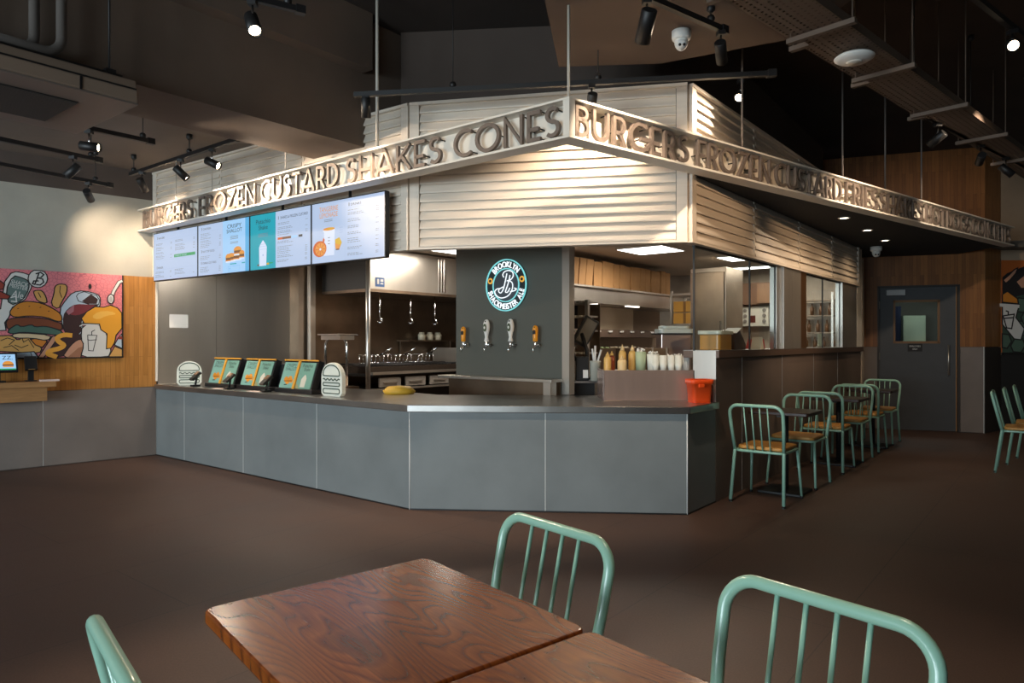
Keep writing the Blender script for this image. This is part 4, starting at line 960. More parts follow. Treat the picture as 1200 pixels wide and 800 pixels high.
pb = struct('wall_pass', MB().obox(K(.6, -3.0, 0), V3(d)*4.8, V3(n)*.04, Z*1.87), mat('pass_wall', (.30, .22, .16), .6))
ws = [.24, .16, .17, .21]+[.15]*13
for k, w in enumerate(ws):
    tilt = .045 if k < 3 else 0.
    if k == 3: t0 += .05
    hh = .335+rn.uniform(-.01, .012); dy = rn.uniform(-.015, .01)
    t = tag(obj('flat_box', MB().obox(K(t0+.004, -2.72+dy, 2.082), V3(d)*(w-.008)+Z*tilt*.0, V3(n)*.34, Z*hh+V3(d)*tilt), CARD, loc=K(t0+w/2, -2.55, 2.082), bevel=.004, seg=1), 'kraft cardboard box on the steel hood, '+ORD[k]+' in the row counted from the tap wall', 'box', group='cardboard boxes on the pass hood')
    lo_, hi_ = K(t0+.004, -2.72+dy+.341, 2.082+hh*.62), None
    tp = obj('flap', MB().obox(K(t0+.01, -2.72+dy+.338, 2.082+hh*.78)+V3(d)*tilt*.78, V3(d)*(w-.02), V3(n)*.005, Z*hh*.2), CARD, t, world=True)
    t0 += w
t = thing('ladder_rack', 'tall narrow steel ladder rack against the pass', 'rack', K(1.35, -1.95, 0), math.atan2(n.y, n.x))
for x in (-.15, .15): obj('upright', MB().box((x, 0, .92), (.04, .04, 1.84)), STEEL, t)
for z in (1.0, 1.25, 1.50, 1.66, 1.82):
    obj('shelf', MB().box((0, .1, z), (.27, .30, .02)), STEEL, t); 
    for x in (-.08, 0.02, .1): obj('clip', MB().box((x, -.055, z), (.035, .012, .02)), PAPER, t)
obj('back_sheet', MB().box((0, .27, .95), (.30, .01, 1.7)), STEELDARK, t)
pc = thing('prep_counter', 'steel prep counter with a ticket rail under the pass hood', 'prep counter', K(3, -2.4, 0))
obj('body', MB().obox(K(1.9, -2.94, 0), V3(d)*3.4, V3(n)*.72, Z*.9), STEELDARK, pc, world=True); obj('top', MB().obox(K(1.85, -2.94, .9), V3(d)*3.5, V3(n)*.76, Z*.03), STEELTOP, pc, world=True)
obj('mid_shelf', MB().obox(K(1.95, -2.94, 1.44), V3(d)*3.2, V3(n)*.45, Z*.10), mat('brown_shelf_edge', (.12, .08, .06), .5), pc, world=True)
for k in range(9): obj('ticket_clip', MB().obox(K(2.05+k*.3, -2.485, 1.505), V3(d)*.09, V3(n)*.015, Z*.022), PAPER, pc, world=True)
obj('leg', MB().obox(K(1.95, -2.55, .93), V3(d)*.04, V3(n)*.04, Z*.51), STEEL, pc, world=True); obj('leg', MB().obox(K(5.1, -2.55, .93), V3(d)*.04, V3(n)*.04, Z*.51), STEEL, pc, world=True)
t = thing('cream_board', 'cream board under the pass hood, lit by the strip lamp', 'board', K(3.7, -2.8, 1.545))
obj('sheet', MB().obox(K(3.15, -2.80, 1.545), V3(d)*1.0, V3(n)*.03, Z*.32), mat('cream_board', (.62, .50, .36), .7), t, world=True)
t = thing('drink_mixer', 'tall dark drink mixer with white cup under the pass hood', 'mixer', K(2.5, -2.6, 1.54))
obj('column', MB().obox(K(2.30, -2.75, 1.54), V3(d)*.26, V3(n)*.2, Z*.3), BLACK, t, world=True); obj('cup', MB().lathe([(.05, 0), (.065, .11), (0, .11)], K(2.72, -2.60, 1.54), Z, 12), WHITE, t, world=True); obj('spindle', MB().lathe([(.04, .11), (.05, .30), (0, .30)], K(2.72, -2.60, 1.54), Z, 10), STEEL, t, world=True)
for k, (tt, hh, lb) in enumerate(((2.5, .07, 'flat steel tray with green herbs on the prep counter'), (3.2, .05, 'flat steel tray of wrapped food on the prep counter'))):
    t = thing('food_tray', lb, 'tray', K(tt, -2.4, .93), math.atan2(d.y, d.x))
    obj('pan', MB().box((0, 0, .18), (.5, .3, .36)), STEELDARK, t, bevel=.005)
    m = MB(); rn = random.Random(k)
    for q in range(30): m.lathe([(0, 0), (.03, .012), (0, .03)], (rn.uniform(-.2, .2), rn.uniform(-.12, .12), .355), (rn.uniform(-1, 1), rn.uniform(-1, 1), 1.2), 6)
    c = obj('food', m, (mat('herb_green', (.20, .26, .13), .7), mat('wrapped_food', (.45, .38, .28), .6))[k], t); c['kind'] = 'stuff'
t = thing('storage_shelf', 'steel shelf with two yellow boxes beside the fridge', 'shelf', K(4.3, -1.9, 0), math.atan2(d.y, d.x))
for z in (.3, 1.2, 1.62, 2.05): obj('shelf_plate', MB().box((0, 0, z), (.5, .42, .03)), STEEL, t)
for x in (-.24, .24):
    for y in (-.2, .2): obj('leg', MB().box((x, y, 1.05), (.03, .03, 2.1)), STEEL, t)
YB = mat('yellow_box_card', (.50, .25, .035), .6)
for z, lb in ((1.635, 'yellow carton on the storage shelf beside the fridge, the lower one'), (1.80, 'yellow carton on the storage shelf beside the fridge, on top of the other')):
    c = thing('yellow_carton', lb, 'carton', K(4.14, -1.9, z), math.atan2(d.y, d.x)); obj('body', MB().box((0, 0, .075), (.16, .34, .15)), YB, c, bevel=.003); obj('tape', MB().box((-.081, 0, .075), (.002, .04, .15)), mat('dark_tape', (.2, .09, .02), .4), c)
t = thing('tall_fridge', 'tall steel fridge seen through the kitchen glass', 'fridge', K(4.0, -1.4, 0), math.atan2(d.y, d.x))
obj('body', MB().box((0, 0, 1.18), (.6, .50, 2.36)), mat('fridge_steel', (.33, .26, .20), .35, metal=.8, var=.2, vscale=3), t, bevel=.004); obj('door', MB().box((-.31, 0, 1.35), (.03, .46, 1.9)), STEELDARK, t, bevel=.006)
obj('handle', MB().box((-.34, -.19, 1.4), (.02, .02, .5)), CHROME, t)
EP = mat('cream_enamel_box', (.60, .56, .48), .5)
def ebox(w0, w1, z0, z1, holes, lb):
    t = thing('control_box', lb, 'control box', K(5.9, (w0+w1)/2, z0))
    obj('cabinet', MB().obox(K(5.78, w0, z0), V3(n)*(w1-w0), V3(d)*.165, Z*(z1-z0)), EP, t, world=True, bevel=.004)
    for w_, z_ in holes: obj('dial', MB().slab(arc(w_, z_, .028, .028, 0, 360, 12)[:-1], K(5.775, 0, 0), V3(n), Z, -V3(d), 0, .012), mat('grey_dial', (.2, .18, .16), .4), t, world=True)
    return t
e1 = ebox(-2.10, -1.86, 1.90, 2.22, [(-1.93+dx_*.07, 2.13-.09*q) for q in range(2) for dx_ in (0, -1)], 'cream control box high on the kitchen end wall')
e2 = ebox(-1.80, -1.30, 1.62, 1.93, [(-1.74+dx_*.08, 1.87-.085*q) for q in range(3) for dx_ in (0, 1)]+[(-1.36, 1.87-.085*q) for q in range(3)], 'long cream control box with three rows of dials behind the glass')
obj('indicator', MB().obox(K(5.772, -1.60, 1.68), V3(n)*.10, V3(d)*.01, Z*.11), mat('dark_indicator', (.09, .02, .015), .4), e2, world=True)
t = thing('wall_cabinet', 'dark brown cabinet between the cream control boxes', 'cabinet', K(5.8, -1.6, 1.96))
obj('body', MB().obox(K(5.72, -1.85, 1.96), V3(n)*.75, V3(d)*.22, Z*.34), mat('brown_laminate', (.16, .085, .05), .5), t, world=True); obj('door', MB().obox(K(5.70, -1.45, 1.98), V3(n)*.33, V3(d)*.02, Z*.30), mat('brown_laminate_light', (.24, .13, .07), .5), t, world=True)
t = thing('hanging_bag', 'black bag hanging on the kitchen end wall beside the steel posts', 'bag', K(5.7, -1.05, 1.9))
obj('body', MB().lathe([(.0, 0), (.10, .02), (.13, .2), (.10, .45), (.03, .52), (0, .52)], K(5.8, -1.08, 1.42), Z, 12, sx=1, sy=.6), BLACK, t, world=True); obj('strap', MB().tube([K(5.8, -1.08, 1.92), K(5.9, -1.08, 2.15)], .02, 6), BLACK, t, world=True)
# till monitor, tap-side shelf and jars between the tap wall and the steel box
sc_ = thing('side_cabinet', 'dark low cabinet with pale top between tap wall and steel box', 'cabinet', (.70, 7.16, 0))
obj('body', MB().box((0, .12, .48), (.34, .40, .96)), BLACKMETAL, sc_); obj('top', MB().box((0, .10, .975), (.40, .46, .025)), STEELTOP, sc_); obj('edge_post', MB().box((.15, -.09, .48), (.03, .03, .96)), STEELDARK, sc_)
t = thing('till_monitor', 'black tilted till monitor on an arm beside the tap wall', 'monitor', (.78, 7.30, .988), R(-14))
obj('foot', MB().box((0, 0, .01), (.18, .16, .02)), BLACK, t); obj('arm', MB().tube([(0, 0, .02), (0, .03, .30), (-.06, .02, .48)], .022, 8), BLACK, t)
pup = Vector((.14, .04, .27)); pn = Vector((.55, -.8, .0)).normalized(); px_ = pn.cross(pup).normalized()*-1
po = Vector((-.14, -.02, .40))
obj('casing', MB().obox(po, px_*.17, pup, -pn*.05), BLACK, t, bevel=.006); obj('screen', MB().obox(po+px_*.02+pup*.08+pn*.001, px_*.13, pup*.84, pn*.003), mat('grey_screen_off', (.16, .15, .13), .25), t)
t = thing('mixer_jug', 'black blender base with chrome tap on the low cabinet', 'blender', (.70, 7.02, .988))
obj('base', MB().box((0, 0, .12), (.13, .14, .24)), BLACK, t, bevel=.01); obj('front_plate', MB().box((.03, -.073, .07), (.05, .006, .08)), PAPER, t); obj('neck', MB().tube([(-.07, -.03, .2), (-.10, -.05, .30), (-.08, -.05, .36)], .018, 8), CHROME, t)
t = thing('utensil_pot', 'pale pot with white spatula handles on the low cabinet', 'pot', (.83, 6.98, .988))
obj('pot', MB().lathe([(.05, 0), (.055, .18), (.06, .19), (.05, .2), (0, .2)], (0, 0, 0), Z, 12), mat('pale_pot', (.48, .47, .40), .5), t)
for q in ((-.03, .0, .12), (.0, .0, .15), (.06, .0, .11)): obj('spatula', MB().tube([(q[0]*.4, 0, .19), (q[0], q[1], .2+q[2])], .010, 8), PAPER, t)
tag(obj('white_tray', MB().prism(rrect(.50, 6.95, .62, 7.06, .02), .988, 1.03), PAPER, loc=(.56, 7, .988)), 'small white tray on the low cabinet nearest the tap wall', 'tray')
# seen through the far kitchen window
t = thing('water_jug', 'large clear water jug on the ledge behind the far window', 'jug', K(3.34, -.22, 1.304))
obj('body', MB().lathe([(.085, 0), (.095, .02), (.095, .16), (.085, .20), (.05, .27), (.028, .30), (.03, .33), (0, .33)], (0, 0, 0), Z, 16), mat('smoky_plastic', (.24, .29, .33), .15, var=.5, vscale=20), t)
t = thing('ledge_stand', 'thin pale menu stand on the ledge behind the far window', 'stand', K(4.5, -.2, 1.304))
obj('plate', MB().box((0, 0, .09), (.05, .01, .18)), mat('pale_green_card', (.42, .46, .38), .5), t); obj('foot', MB().box((0, 0, .008), (.08, .06, .016)), STEEL, t)
t = thing('bottle_shelf', 'steel shelf with dark bottles on the kitchen end wall behind the far window', 'shelf', K(5.8, -.5, 1.2))
for z in (1.25, 1.5, 1.75, 1.98): obj('board', MB().obox(K(5.70, -.80, z), V3(n)*.46, V3(d)*.2, Z*.02), STEELDARK, t, world=True)
for w_ in (-.80, -.36): obj('upright', MB().obox(K(5.69, w_, 1.2), V3(n)*.03, V3(d)*.03, Z*.9), STEEL, t, world=True)
for k in range(10):
    z = (1.27, 1.52, 1.77)[k % 3]; w_ = -.74+.042*k
    tag(obj('shelf_bottle', MB().lathe([(.028, 0), (.03, .11), (.012, .14), (.012, .18), (0, .18)], K(5.80, w_, z), Z, 8), mat('brown_bottle', (.15, .07, .03), .3), loc=K(5.80, w_, z)), 'dark bottle on the '+('lower', 'middle', 'upper')[k % 3]+' board of the steel shelf, '+('first', 'second', 'third', 'fourth')[k//3]+' from its kitchen end', 'bottle', group='bottles behind the far window')
MURAL = [
  ('p', 'white', [(1.544, 1.727), (1.508, 2.017), (1.453, 2.109), (1.41, 2.13), (1.342, 2.121), (1.28, 2.098), (1.263, 2.054), (1.271, 1.963), (1.323, 1.84), (1.386, 1.785), (1.441, 1.745), (1.471, 1.64), (1.508, 1.58), (1.496, 1.499), (1.616, 1.49), (1.616, 1.696)], 1) ,
  ('p', 'slate', [(1.435, 2.088), (1.361, 2.071), (1.292, 2.037), (1.292, 1.947), (1.348, 1.824), (1.465, 1.759), (1.502, 1.921)], 1) ,
  ('t', 'SHACK', [(1.457, 2.004), (1.303, 1.97)], 0.045) ,
  ('t', 'MEISTER', [(1.469, 1.964), (1.308, 1.928)], 0.042) ,
  ('t', 'Ale', [(1.45, 1.864), (1.351, 1.838)], 0.075) ,
  ('l', 'white', [(1.457, 1.849), (1.41, 1.866), (1.404, 1.806), (1.453, 1.812)], 0.012) ,
  ('p', 'white', [(1.122, 2.073), (1.129, 2.035), (1.149, 2.001), (1.178, 1.978), (1.212, 1.969), (1.246, 1.975), (1.275, 1.994), (1.294, 2.025), (1.301, 2.062), (1.294, 2.1), (1.275, 2.133), (1.246, 2.157), (1.212, 2.167), (1.178, 2.162), (1.149, 2.142), (1.129, 2.111)], 1) ,
  ('l', 'ink', [(1.2, 2.137), (1.22, 2.064), (1.24, 2.002), (1.261, 2.009), (1.248, 2.04), (1.203, 2.042)], 0.014) ,
  ('l', 'ink', [(1.233, 2.117), (1.187, 2.138), (1.158, 2.114), (1.182, 2.082), (1.212, 2.072), (1.169, 2.066), (1.158, 2.03), (1.191, 1.998), (1.229, 2.001)], 0.014) ,
  ('p', 'brick', [(1.639, 2.031), (1.544, 2.022), (1.508, 1.987), (1.52, 1.935), (1.639, 1.914)], 1) ,
  ('p', 'brick', [(1.639, 1.914), (1.544, 1.912), (1.459, 1.864), (1.478, 1.833), (1.639, 1.834)], 1) ,
  ('p', 'tan', [(1.254, 1.926), (1.22, 1.94), (1.171, 1.938), (1.133, 1.863), (1.126, 1.794), (1.216, 1.821), (1.242, 1.881)], 1) ,
  ('p', 'tan', [(1.054, 1.997), (1.002, 2.024), (0.935, 2.012), (0.942, 1.918), (0.988, 1.823), (1.021, 1.736), (1.094, 1.788), (1.061, 1.912)], 1) ,
  ('l', 'ink', [(1.002, 2.0), (1.008, 1.93), (0.988, 1.869)], 0.008) ,
  ('l', 'ink', [(1.21, 1.917), (1.184, 1.861)], 0.008) ,
  ('p', 'pale', [(1.015, 1.729), (0.948, 1.848), (0.881, 1.936), (0.772, 1.958), (0.632, 1.925), (0.604, 1.87), (0.611, 1.773), (0.716, 1.722), (0.786, 1.625), (0.786, 1.444), (0.935, 1.443), (0.975, 1.528)], 1) ,
  ('p', 'cola', [(0.978, 1.668), (0.935, 1.747), (0.854, 1.804), (0.772, 1.792), (0.632, 1.813), (0.632, 1.781), (0.716, 1.746), (0.793, 1.657), (0.799, 1.444), (0.935, 1.451), (0.975, 1.528)], 0) ,
  ('p', 'wine', [(0.948, 1.715), (0.854, 1.804), (0.716, 1.801), (0.646, 1.809), (0.716, 1.746), (0.793, 1.688), (0.881, 1.67)], 0) ,
  ('p', 'lilac', [(0.948, 1.715), (0.868, 1.796), (0.874, 1.717), (0.922, 1.677)], 0) ,
  ('p', 'cola', [(0.793, 1.838), (0.702, 1.921), (0.632, 1.865), (0.646, 1.812), (0.744, 1.808)], 0) ,
  ('l', 'ink', [(0.847, 1.891), (0.827, 1.923), (0.772, 1.945), (0.646, 1.908), (0.615, 1.853), (0.625, 1.805), (0.716, 1.801), (0.827, 1.837), (0.847, 1.891)], 0.008) ,
  ('p', 'tan', [(1.544, 1.439), (1.447, 1.447), (1.386, 1.385), (1.348, 1.448), (1.298, 1.441), (1.235, 1.343), (1.171, 1.312), (1.197, 1.248), (1.423, 1.266), (1.616, 1.282), (1.616, 1.439)], 1) ,
  ('l', 'ink', [(1.544, 1.388), (1.484, 1.418), (1.423, 1.395), (1.471, 1.343)], 0.008) ,
  ('l', 'ink', [(1.361, 1.433), (1.342, 1.373), (1.298, 1.403), (1.248, 1.312)], 0.008) ,
  ('l', 'ink', [(1.423, 1.343), (1.361, 1.313), (1.298, 1.343)], 0.008) ,
  ('l', 'ink', [(1.52, 1.314), (1.447, 1.336), (1.386, 1.283)], 0.008) ,
  ('p', 'orange', [(1.28, 1.403), (1.171, 1.426), (1.126, 1.38), (1.171, 1.315), (1.235, 1.343)], 1) ,
  ('p', 'cream', [(1.453, 1.455), (1.361, 1.475), (1.081, 1.45), (1.12, 1.385), (1.261, 1.418), (1.423, 1.415)], 1) ,
  ('p', 'lettuce', [(1.49, 1.484), (1.435, 1.544), (1.398, 1.567), (1.361, 1.538), (1.273, 1.57), (1.235, 1.54), (1.158, 1.549), (1.081, 1.534), (0.975, 1.489), (1.002, 1.447), (1.133, 1.462), (1.235, 1.472), (1.361, 1.481), (1.447, 1.459)], 1) ,
  ('p', 'brown', [(1.502, 1.607), (1.423, 1.634), (1.298, 1.645), (1.133, 1.633), (1.041, 1.597), (0.988, 1.582), (0.982, 1.497), (1.081, 1.534), (1.158, 1.549), (1.235, 1.537), (1.273, 1.566), (1.361, 1.535), (1.398, 1.564), (1.435, 1.54), (1.484, 1.499)], 1) ,
  ('p', 'bun', [(1.465, 1.67), (1.459, 1.715), (1.41, 1.776), (1.361, 1.804), (1.298, 1.818), (1.171, 1.8), (1.054, 1.735), (0.995, 1.683), (0.984, 1.605), (1.041, 1.604), (1.133, 1.648), (1.298, 1.66), (1.423, 1.637)], 1) ,
  ('l', 'ink', [(1.398, 1.732), (1.383, 1.738)], 0.007) ,
  ('l', 'ink', [(1.298, 1.758), (1.283, 1.764)], 0.007) ,
  ('l', 'ink', [(1.197, 1.75), (1.182, 1.757)], 0.007) ,
  ('l', 'ink', [(1.12, 1.71), (1.104, 1.717)], 0.007) ,
  ('p', 'pale', [(1.435, 1.254), (1.361, 1.26), (1.248, 1.27), (1.207, 1.198), (1.416, 1.201)], 1) ,
  ('l', 'ink', [(1.28, 1.267), (1.261, 1.199)], 0.007) ,
  ('p', 'cola', [(1.074, 1.442), (0.881, 1.482), (0.786, 1.452), (0.786, 1.38), (0.847, 1.31), (0.988, 1.19), (1.171, 1.193)], 0) ,
  ('p', 'rose', [(1.078, 1.437), (1.008, 1.45), (1.158, 1.193), (1.212, 1.193)], 1) ,
  ('p', 'rose', [(0.994, 1.19), (0.908, 1.334), (0.84, 1.399), (0.793, 1.404), (0.762, 1.357), (0.786, 1.262), (0.81, 1.187)], 1) ,
  ('p', 'rosedk', [(0.935, 1.189), (0.827, 1.31), (0.772, 1.325), (0.793, 1.246), (0.81, 1.187)], 0) ,
  ('l', 'mustard', [(0.888, 1.448), (0.975, 1.458), (1.041, 1.419), (1.015, 1.373), (0.962, 1.342), (1.002, 1.303), (1.107, 1.278), (1.126, 1.243), (1.081, 1.227), (1.035, 1.206)], 0.05) ,
  ('p', 'white', [(0.793, 1.57), (0.618, 1.581), (0.601, 1.517), (0.535, 1.469), (0.544, 1.308), (0.492, 1.295), (0.533, 1.182), (0.81, 1.187), (0.772, 1.341), (0.802, 1.404)], 1) ,
  ('l', 'ink', [(0.82, 1.554), (0.786, 1.578), (0.615, 1.578)], 0.022) ,
  ('l', 'white', [(0.816, 1.552), (0.786, 1.572), (0.615, 1.573)], 0.012) ,
  ('p', 'custard', [(0.799, 1.641), (0.744, 1.721), (0.66, 1.78), (0.576, 1.774), (0.504, 1.801), (0.431, 1.771), (0.387, 1.715), (0.384, 1.536), (0.446, 1.454), (0.46, 1.372), (0.497, 1.304), (0.547, 1.295), (0.54, 1.469), (0.604, 1.517), (0.618, 1.581), (0.772, 1.586)], 1) ,
  ('p', 'custardlt', [(0.702, 1.659), (0.632, 1.725), (0.504, 1.736), (0.431, 1.698), (0.547, 1.679), (0.632, 1.628)], 0) ,
  ('l', 'ink', [(0.737, 1.455), (0.644, 1.449), (0.682, 1.272), (0.728, 1.277), (0.737, 1.455)], 0.008) ,
  ('l', 'ink', [(0.741, 1.404), (0.716, 1.393), (0.646, 1.401)], 0.008) ,
  ('l', 'ink', [(0.696, 1.455), (0.696, 1.492), (0.663, 1.513)], 0.008) ,
  ('p', 'pale', [(0.463, 1.34), (0.424, 1.421), (0.387, 1.47), (0.378, 1.299)], 1) ,
  ('p', 'brick', [(0.431, 1.405), (0.409, 1.446), (0.378, 1.438), (0.378, 1.405)], 0) ,
  ('p', 'tan', [(0.525, 1.182), (0.46, 1.324), (0.378, 1.287), (0.378, 1.179)], 1) ,
  ('p', 'ink', [(0.697, 2.009), (0.7, 1.99), (0.708, 1.978), (0.719, 1.978), (0.727, 1.989), (0.73, 2.007), (0.727, 2.026), (0.719, 2.038), (0.708, 2.039), (0.7, 2.028)], 0) ,
  ('l', 'ink', [(0.504, 1.874), (0.468, 1.973), (0.416, 2.073), (0.378, 2.092)], 0.04) ,
  ('l', 'white', [(0.504, 1.874), (0.468, 1.973), (0.416, 2.073), (0.378, 2.092)], 0.026) ,
  ('p', 'white', [(0.466, 1.875), (0.471, 1.848), (0.483, 1.827), (0.501, 1.819), (0.518, 1.826), (0.531, 1.845), (0.535, 1.873), (0.531, 1.9), (0.518, 1.921), (0.501, 1.929), (0.483, 1.922), (0.471, 1.903)], 1) ,
  ('p', 'grey', [(0.483, 1.871), (0.487, 1.85), (0.495, 1.837), (0.506, 1.837), (0.515, 1.849), (0.518, 1.87), (0.515, 1.891), (0.506, 1.904), (0.495, 1.905), (0.487, 1.892)], 0) ,
]
# corners [(1.544, 2.162), (0.377, 2.152), (0.372, 1.187), (1.544, 1.199)]
# ------------------------------------------------------------------ murals (flat prints on panels)
PC = dict(white=(.60, .58, .55), slate=(.10, .15, .14), ink=(.012, .009, .010), brick=(.26, .035, .02), tan=(.56, .30, .085), pale=(.40, .48, .56), cola=(.035, .012, .012), wine=(.17, .022, .03), lilac=(.30, .12, .15),
    orange=(.55, .18, .02), cream=(.62, .46, .28), lettuce=(.06, .12, .09), brown=(.17, .042, .014), bun=(.53, .19, .018), rose=(.48, .24, .15), rosedk=(.30, .13, .07), mustard=(.70, .32, .04), custard=(.68, .30, .02), custardlt=(.74, .40, .07), grey=(.4, .38, .36),
    leaf=(.035, .065, .045), leaflt=(.07, .12, .085), rust=(.42, .10, .015))
PK = list(PC)
PM = [mat('mural_ink_'+k, PC[k], .75) for k in PK]
def pink_print():
    m = bpy.data.materials.new('mural_pink'); m.use_nodes = True; nt = m.node_tree; b = nt.nodes['Principled BSDF']; L = nt.links
    tc = nt.nodes.new('ShaderNodeTexCoord'); g = nt.nodes.new('ShaderNodeSeparateXYZ'); L.new(tc.outputs['Object'], g.inputs[0])
    mr = nt.nodes.new('ShaderNodeMapRange'); mr.inputs['From Min'].default_value = -5.4; mr.inputs['From Max'].default_value = -4.6; L.new(g.outputs['X'], mr.inputs['Value'])
    cr = nt.nodes.new('ShaderNodeValToRGB'); cr.color_ramp.elements[0].color = (.47, .048, .27, 1); cr.color_ramp.elements[1].color = (.66, .19, .21, 1); L.new(mr.outputs[0], cr.inputs[0])
    v = nt.nodes.new('ShaderNodeTexVoronoi'); v.feature = 'DISTANCE_TO_EDGE'; v.inputs['Scale'].default_value = 26; L.new(tc.outputs['Object'], v.inputs['Vector'])
    lt = nt.nodes.new('ShaderNodeMath'); lt.operation = 'LESS_THAN'; lt.inputs[1].default_value = .05; L.new(v.outputs['Distance'], lt.inputs[0])
    mx = nt.nodes.new('ShaderNodeMix'); mx.data_type = 'RGBA'; mx.blend_type = 'MULTIPLY'; mx.inputs[7].default_value = (.70, .62, .70, 1)
    L.new(lt.outputs[0], mx.inputs[0]); L.new(cr.outputs[0], mx.inputs[6]); L.new(mx.outputs[2], b.inputs['Base Color']); b.inputs['Roughness'].default_value = .7
    return m
mu = thing('food_mural', 'wide pink mural panel of burgers, cola and custard on the wood-clad wall', 'mural', WL(.9, .014, 1.19))
U0, U1, M0, M1 = .368, 2.6, 1.19, 2.156
o = WL(0, .014, 0); eu = V3(WD); ew = V3(WN)
obj('panel', MB().obox(WL(U0, .014, M0), eu*(U1-U0), ew*.02, Z*(M1-M0)), pink_print(), mu, world=True)
m = MB()
for a in ((U0, M0, .014, M1-M0), (U1-.014, M0, .014, M1-M0), (U0, M0, U1-U0, .014)): m.obox(WL(a[0], .014, a[1]), eu*a[2], ew*.026, Z*a[3])
obj('black_frame', m, BLACKMETAL, mu, world=True)
def chaikin(p, closed, it=2):
    for _ in range(it):
        q = [] if closed else [p[0]]
        for i in range(len(p) if closed else len(p)-1):
            a, b = p[i], p[(i+1) % len(p)]
            q += [(a[0]*.75+b[0]*.25, a[1]*.75+b[1]*.25), (a[0]*.25+b[0]*.75, a[1]*.25+b[1]*.75)]
        p = q if closed else q+[p[-1]]
    return p
m = MB(); lay = .0205; ow = PK.index('ink')
cl = lambda p: (min(U1, max(U0+.013, p[0])), min(M1, max(M0+.012, p[1])))
for it in MURAL:
    lay += .00012
    if it[0] == 'p':
        pts = [cl(p) for p in chaikin(it[2], True, 1 if 5 < len(it[2]) < 16 else 0)]; m.cur = PK.index(it[1]); m.flat(pts, o, eu, Z, ew, lay)
        if it[3]:
            lay += .00012; m.cur = ow; m.ribbon(pts, .011, o, eu, Z, ew, lay-.0001, lay, True)
    elif it[0] == 'l':
        m.cur = PK.index(it[1]); m.ribbon([cl(p) for p in (chaikin(it[2], False) if len(it[2]) > 4 and it[3] > .015 else it[2])], it[3], o, eu, Z, ew, lay-.0001, lay)
    else:
        a, b = Vector(it[2][0]), Vector(it[2][1]); m.cur = PK.index('white'); dd = (b-a); up = Vector((dd.y, -dd.x)).normalized()
        m.text(it[1], o+eu*a.x+Z*a.y, (eu*dd.x+Z*dd.y).normalized(), eu*up.x+Z*up.y, ew, it[3], lay, dd.length)
obj('printed_artwork', m, PM, mu, world=True)
# second mural on the right wall
mr_ = thing('custard_mural', 'dark green and orange mural of a custard cup on the wall past the wooden column', 'mural', (8.5, 11.5, 1.21))
Yw = CE.y-.005
def rp(px, py, Yd=CE.y-.02): return ((px-600)/820*Yd, 1.38+(400-py)/820*Yd)
o2 = Vector((0, Yw, 0)); e2x = Vector((1, 0, 0)); e2n = Vector((0, -1, 0))
obj('panel', MB().obox((CE.x+.02, Yw-.02, 1.21), (2.4, 0, 0), (0, .025, 0), (0, 0, 1.43)), PM[PK.index('rust')], mr_, world=True)
m = MB(); lay = .021
def p2(c, pts, outl=True):
    global lay
    lay += .0002; m.cur = PK.index(c); q = [(max(CE.x+.02, p[0]), max(1.21, min(2.64, p[1]))) for p in (rp(*a) for a in pts)]; m.flat(q, o2, e2x, Z, e2n, lay)
    if outl: lay += .0002; m.cur = ow; m.ribbon(q, .02, o2, e2x, Z, e2n, lay-.0001, lay, True)
p2('leaf', [(1168, 345), (1185, 335), (1200, 325), (1240, 330), (1240, 415), (1168, 415)], False)
p2('ink', [(1168, 325), (1180, 320), (1200, 312), (1240, 300), (1240, 335), (1200, 345), (1180, 350), (1168, 345)], False)
for x, y in ((1176, 400), (1192, 405), (1198, 385), (1196, 358), (1204, 372), (1210, 398)): p2('leaflt', [(x-8, y), (x-3, y-9), (x+6, y-8), (x+9, y), (x+4, y+8), (x-5, y+7)])
p2('white', [(1168, 355), (1194, 357), (1190, 372), (1200, 385), (1196, 398), (1188, 397), (1170, 380)])
p2('bun', [(1168, 345), (1180, 341), (1192, 350), (1193, 356), (1168, 354)])
m.cur = PK.index('white'); lay += .0003; m.ribbon([rp(1168, 357), rp(1194, 359)], .05, o2, e2x, Z, e2n, lay-.0001, lay)
m.cur = ow; lay += .0003
for q in ([(1175, 370), (1188, 368), (1185, 385), (1179, 384), (1175, 370)], [(1176, 373), (1187, 372)], [(1181, 369), (1181, 365), (1178, 364)]): m.ribbon([rp(*a) for a in q], .02, o2, e2x, Z, e2n, lay-.0001, lay)
p2('rose', [(1190, 330), (1200, 322), (1230, 320), (1230, 335), (1196, 338)]); p2('rose', [(1175, 328), (1182, 322), (1188, 316), (1192, 314), (1190, 320), (1183, 328), (1178, 332)])
obj('printed_artwork', m, PM, mr_, world=True)
obj('black_frame', MB().obox((CE.x+.02, Yw-.03, 1.17), (2.4, 0, 0), (0, .03, 0), (0, 0, .04)), BLACKMETAL, mr_, world=True)
struct('trim_7', MB().obox((CE.x+.01, Yw-.02, 0), (2.6, 0, 0), (0, .03, 0), (0, 0, 1.17)), BLACKPAINT)
obj('dark_dado', MB().obox(V3(CP, .0), V3(CD)*.62, V3(CN)*.014, Z*1.29), mat('dark_dado', (.03, .022, .018), .7), wc)

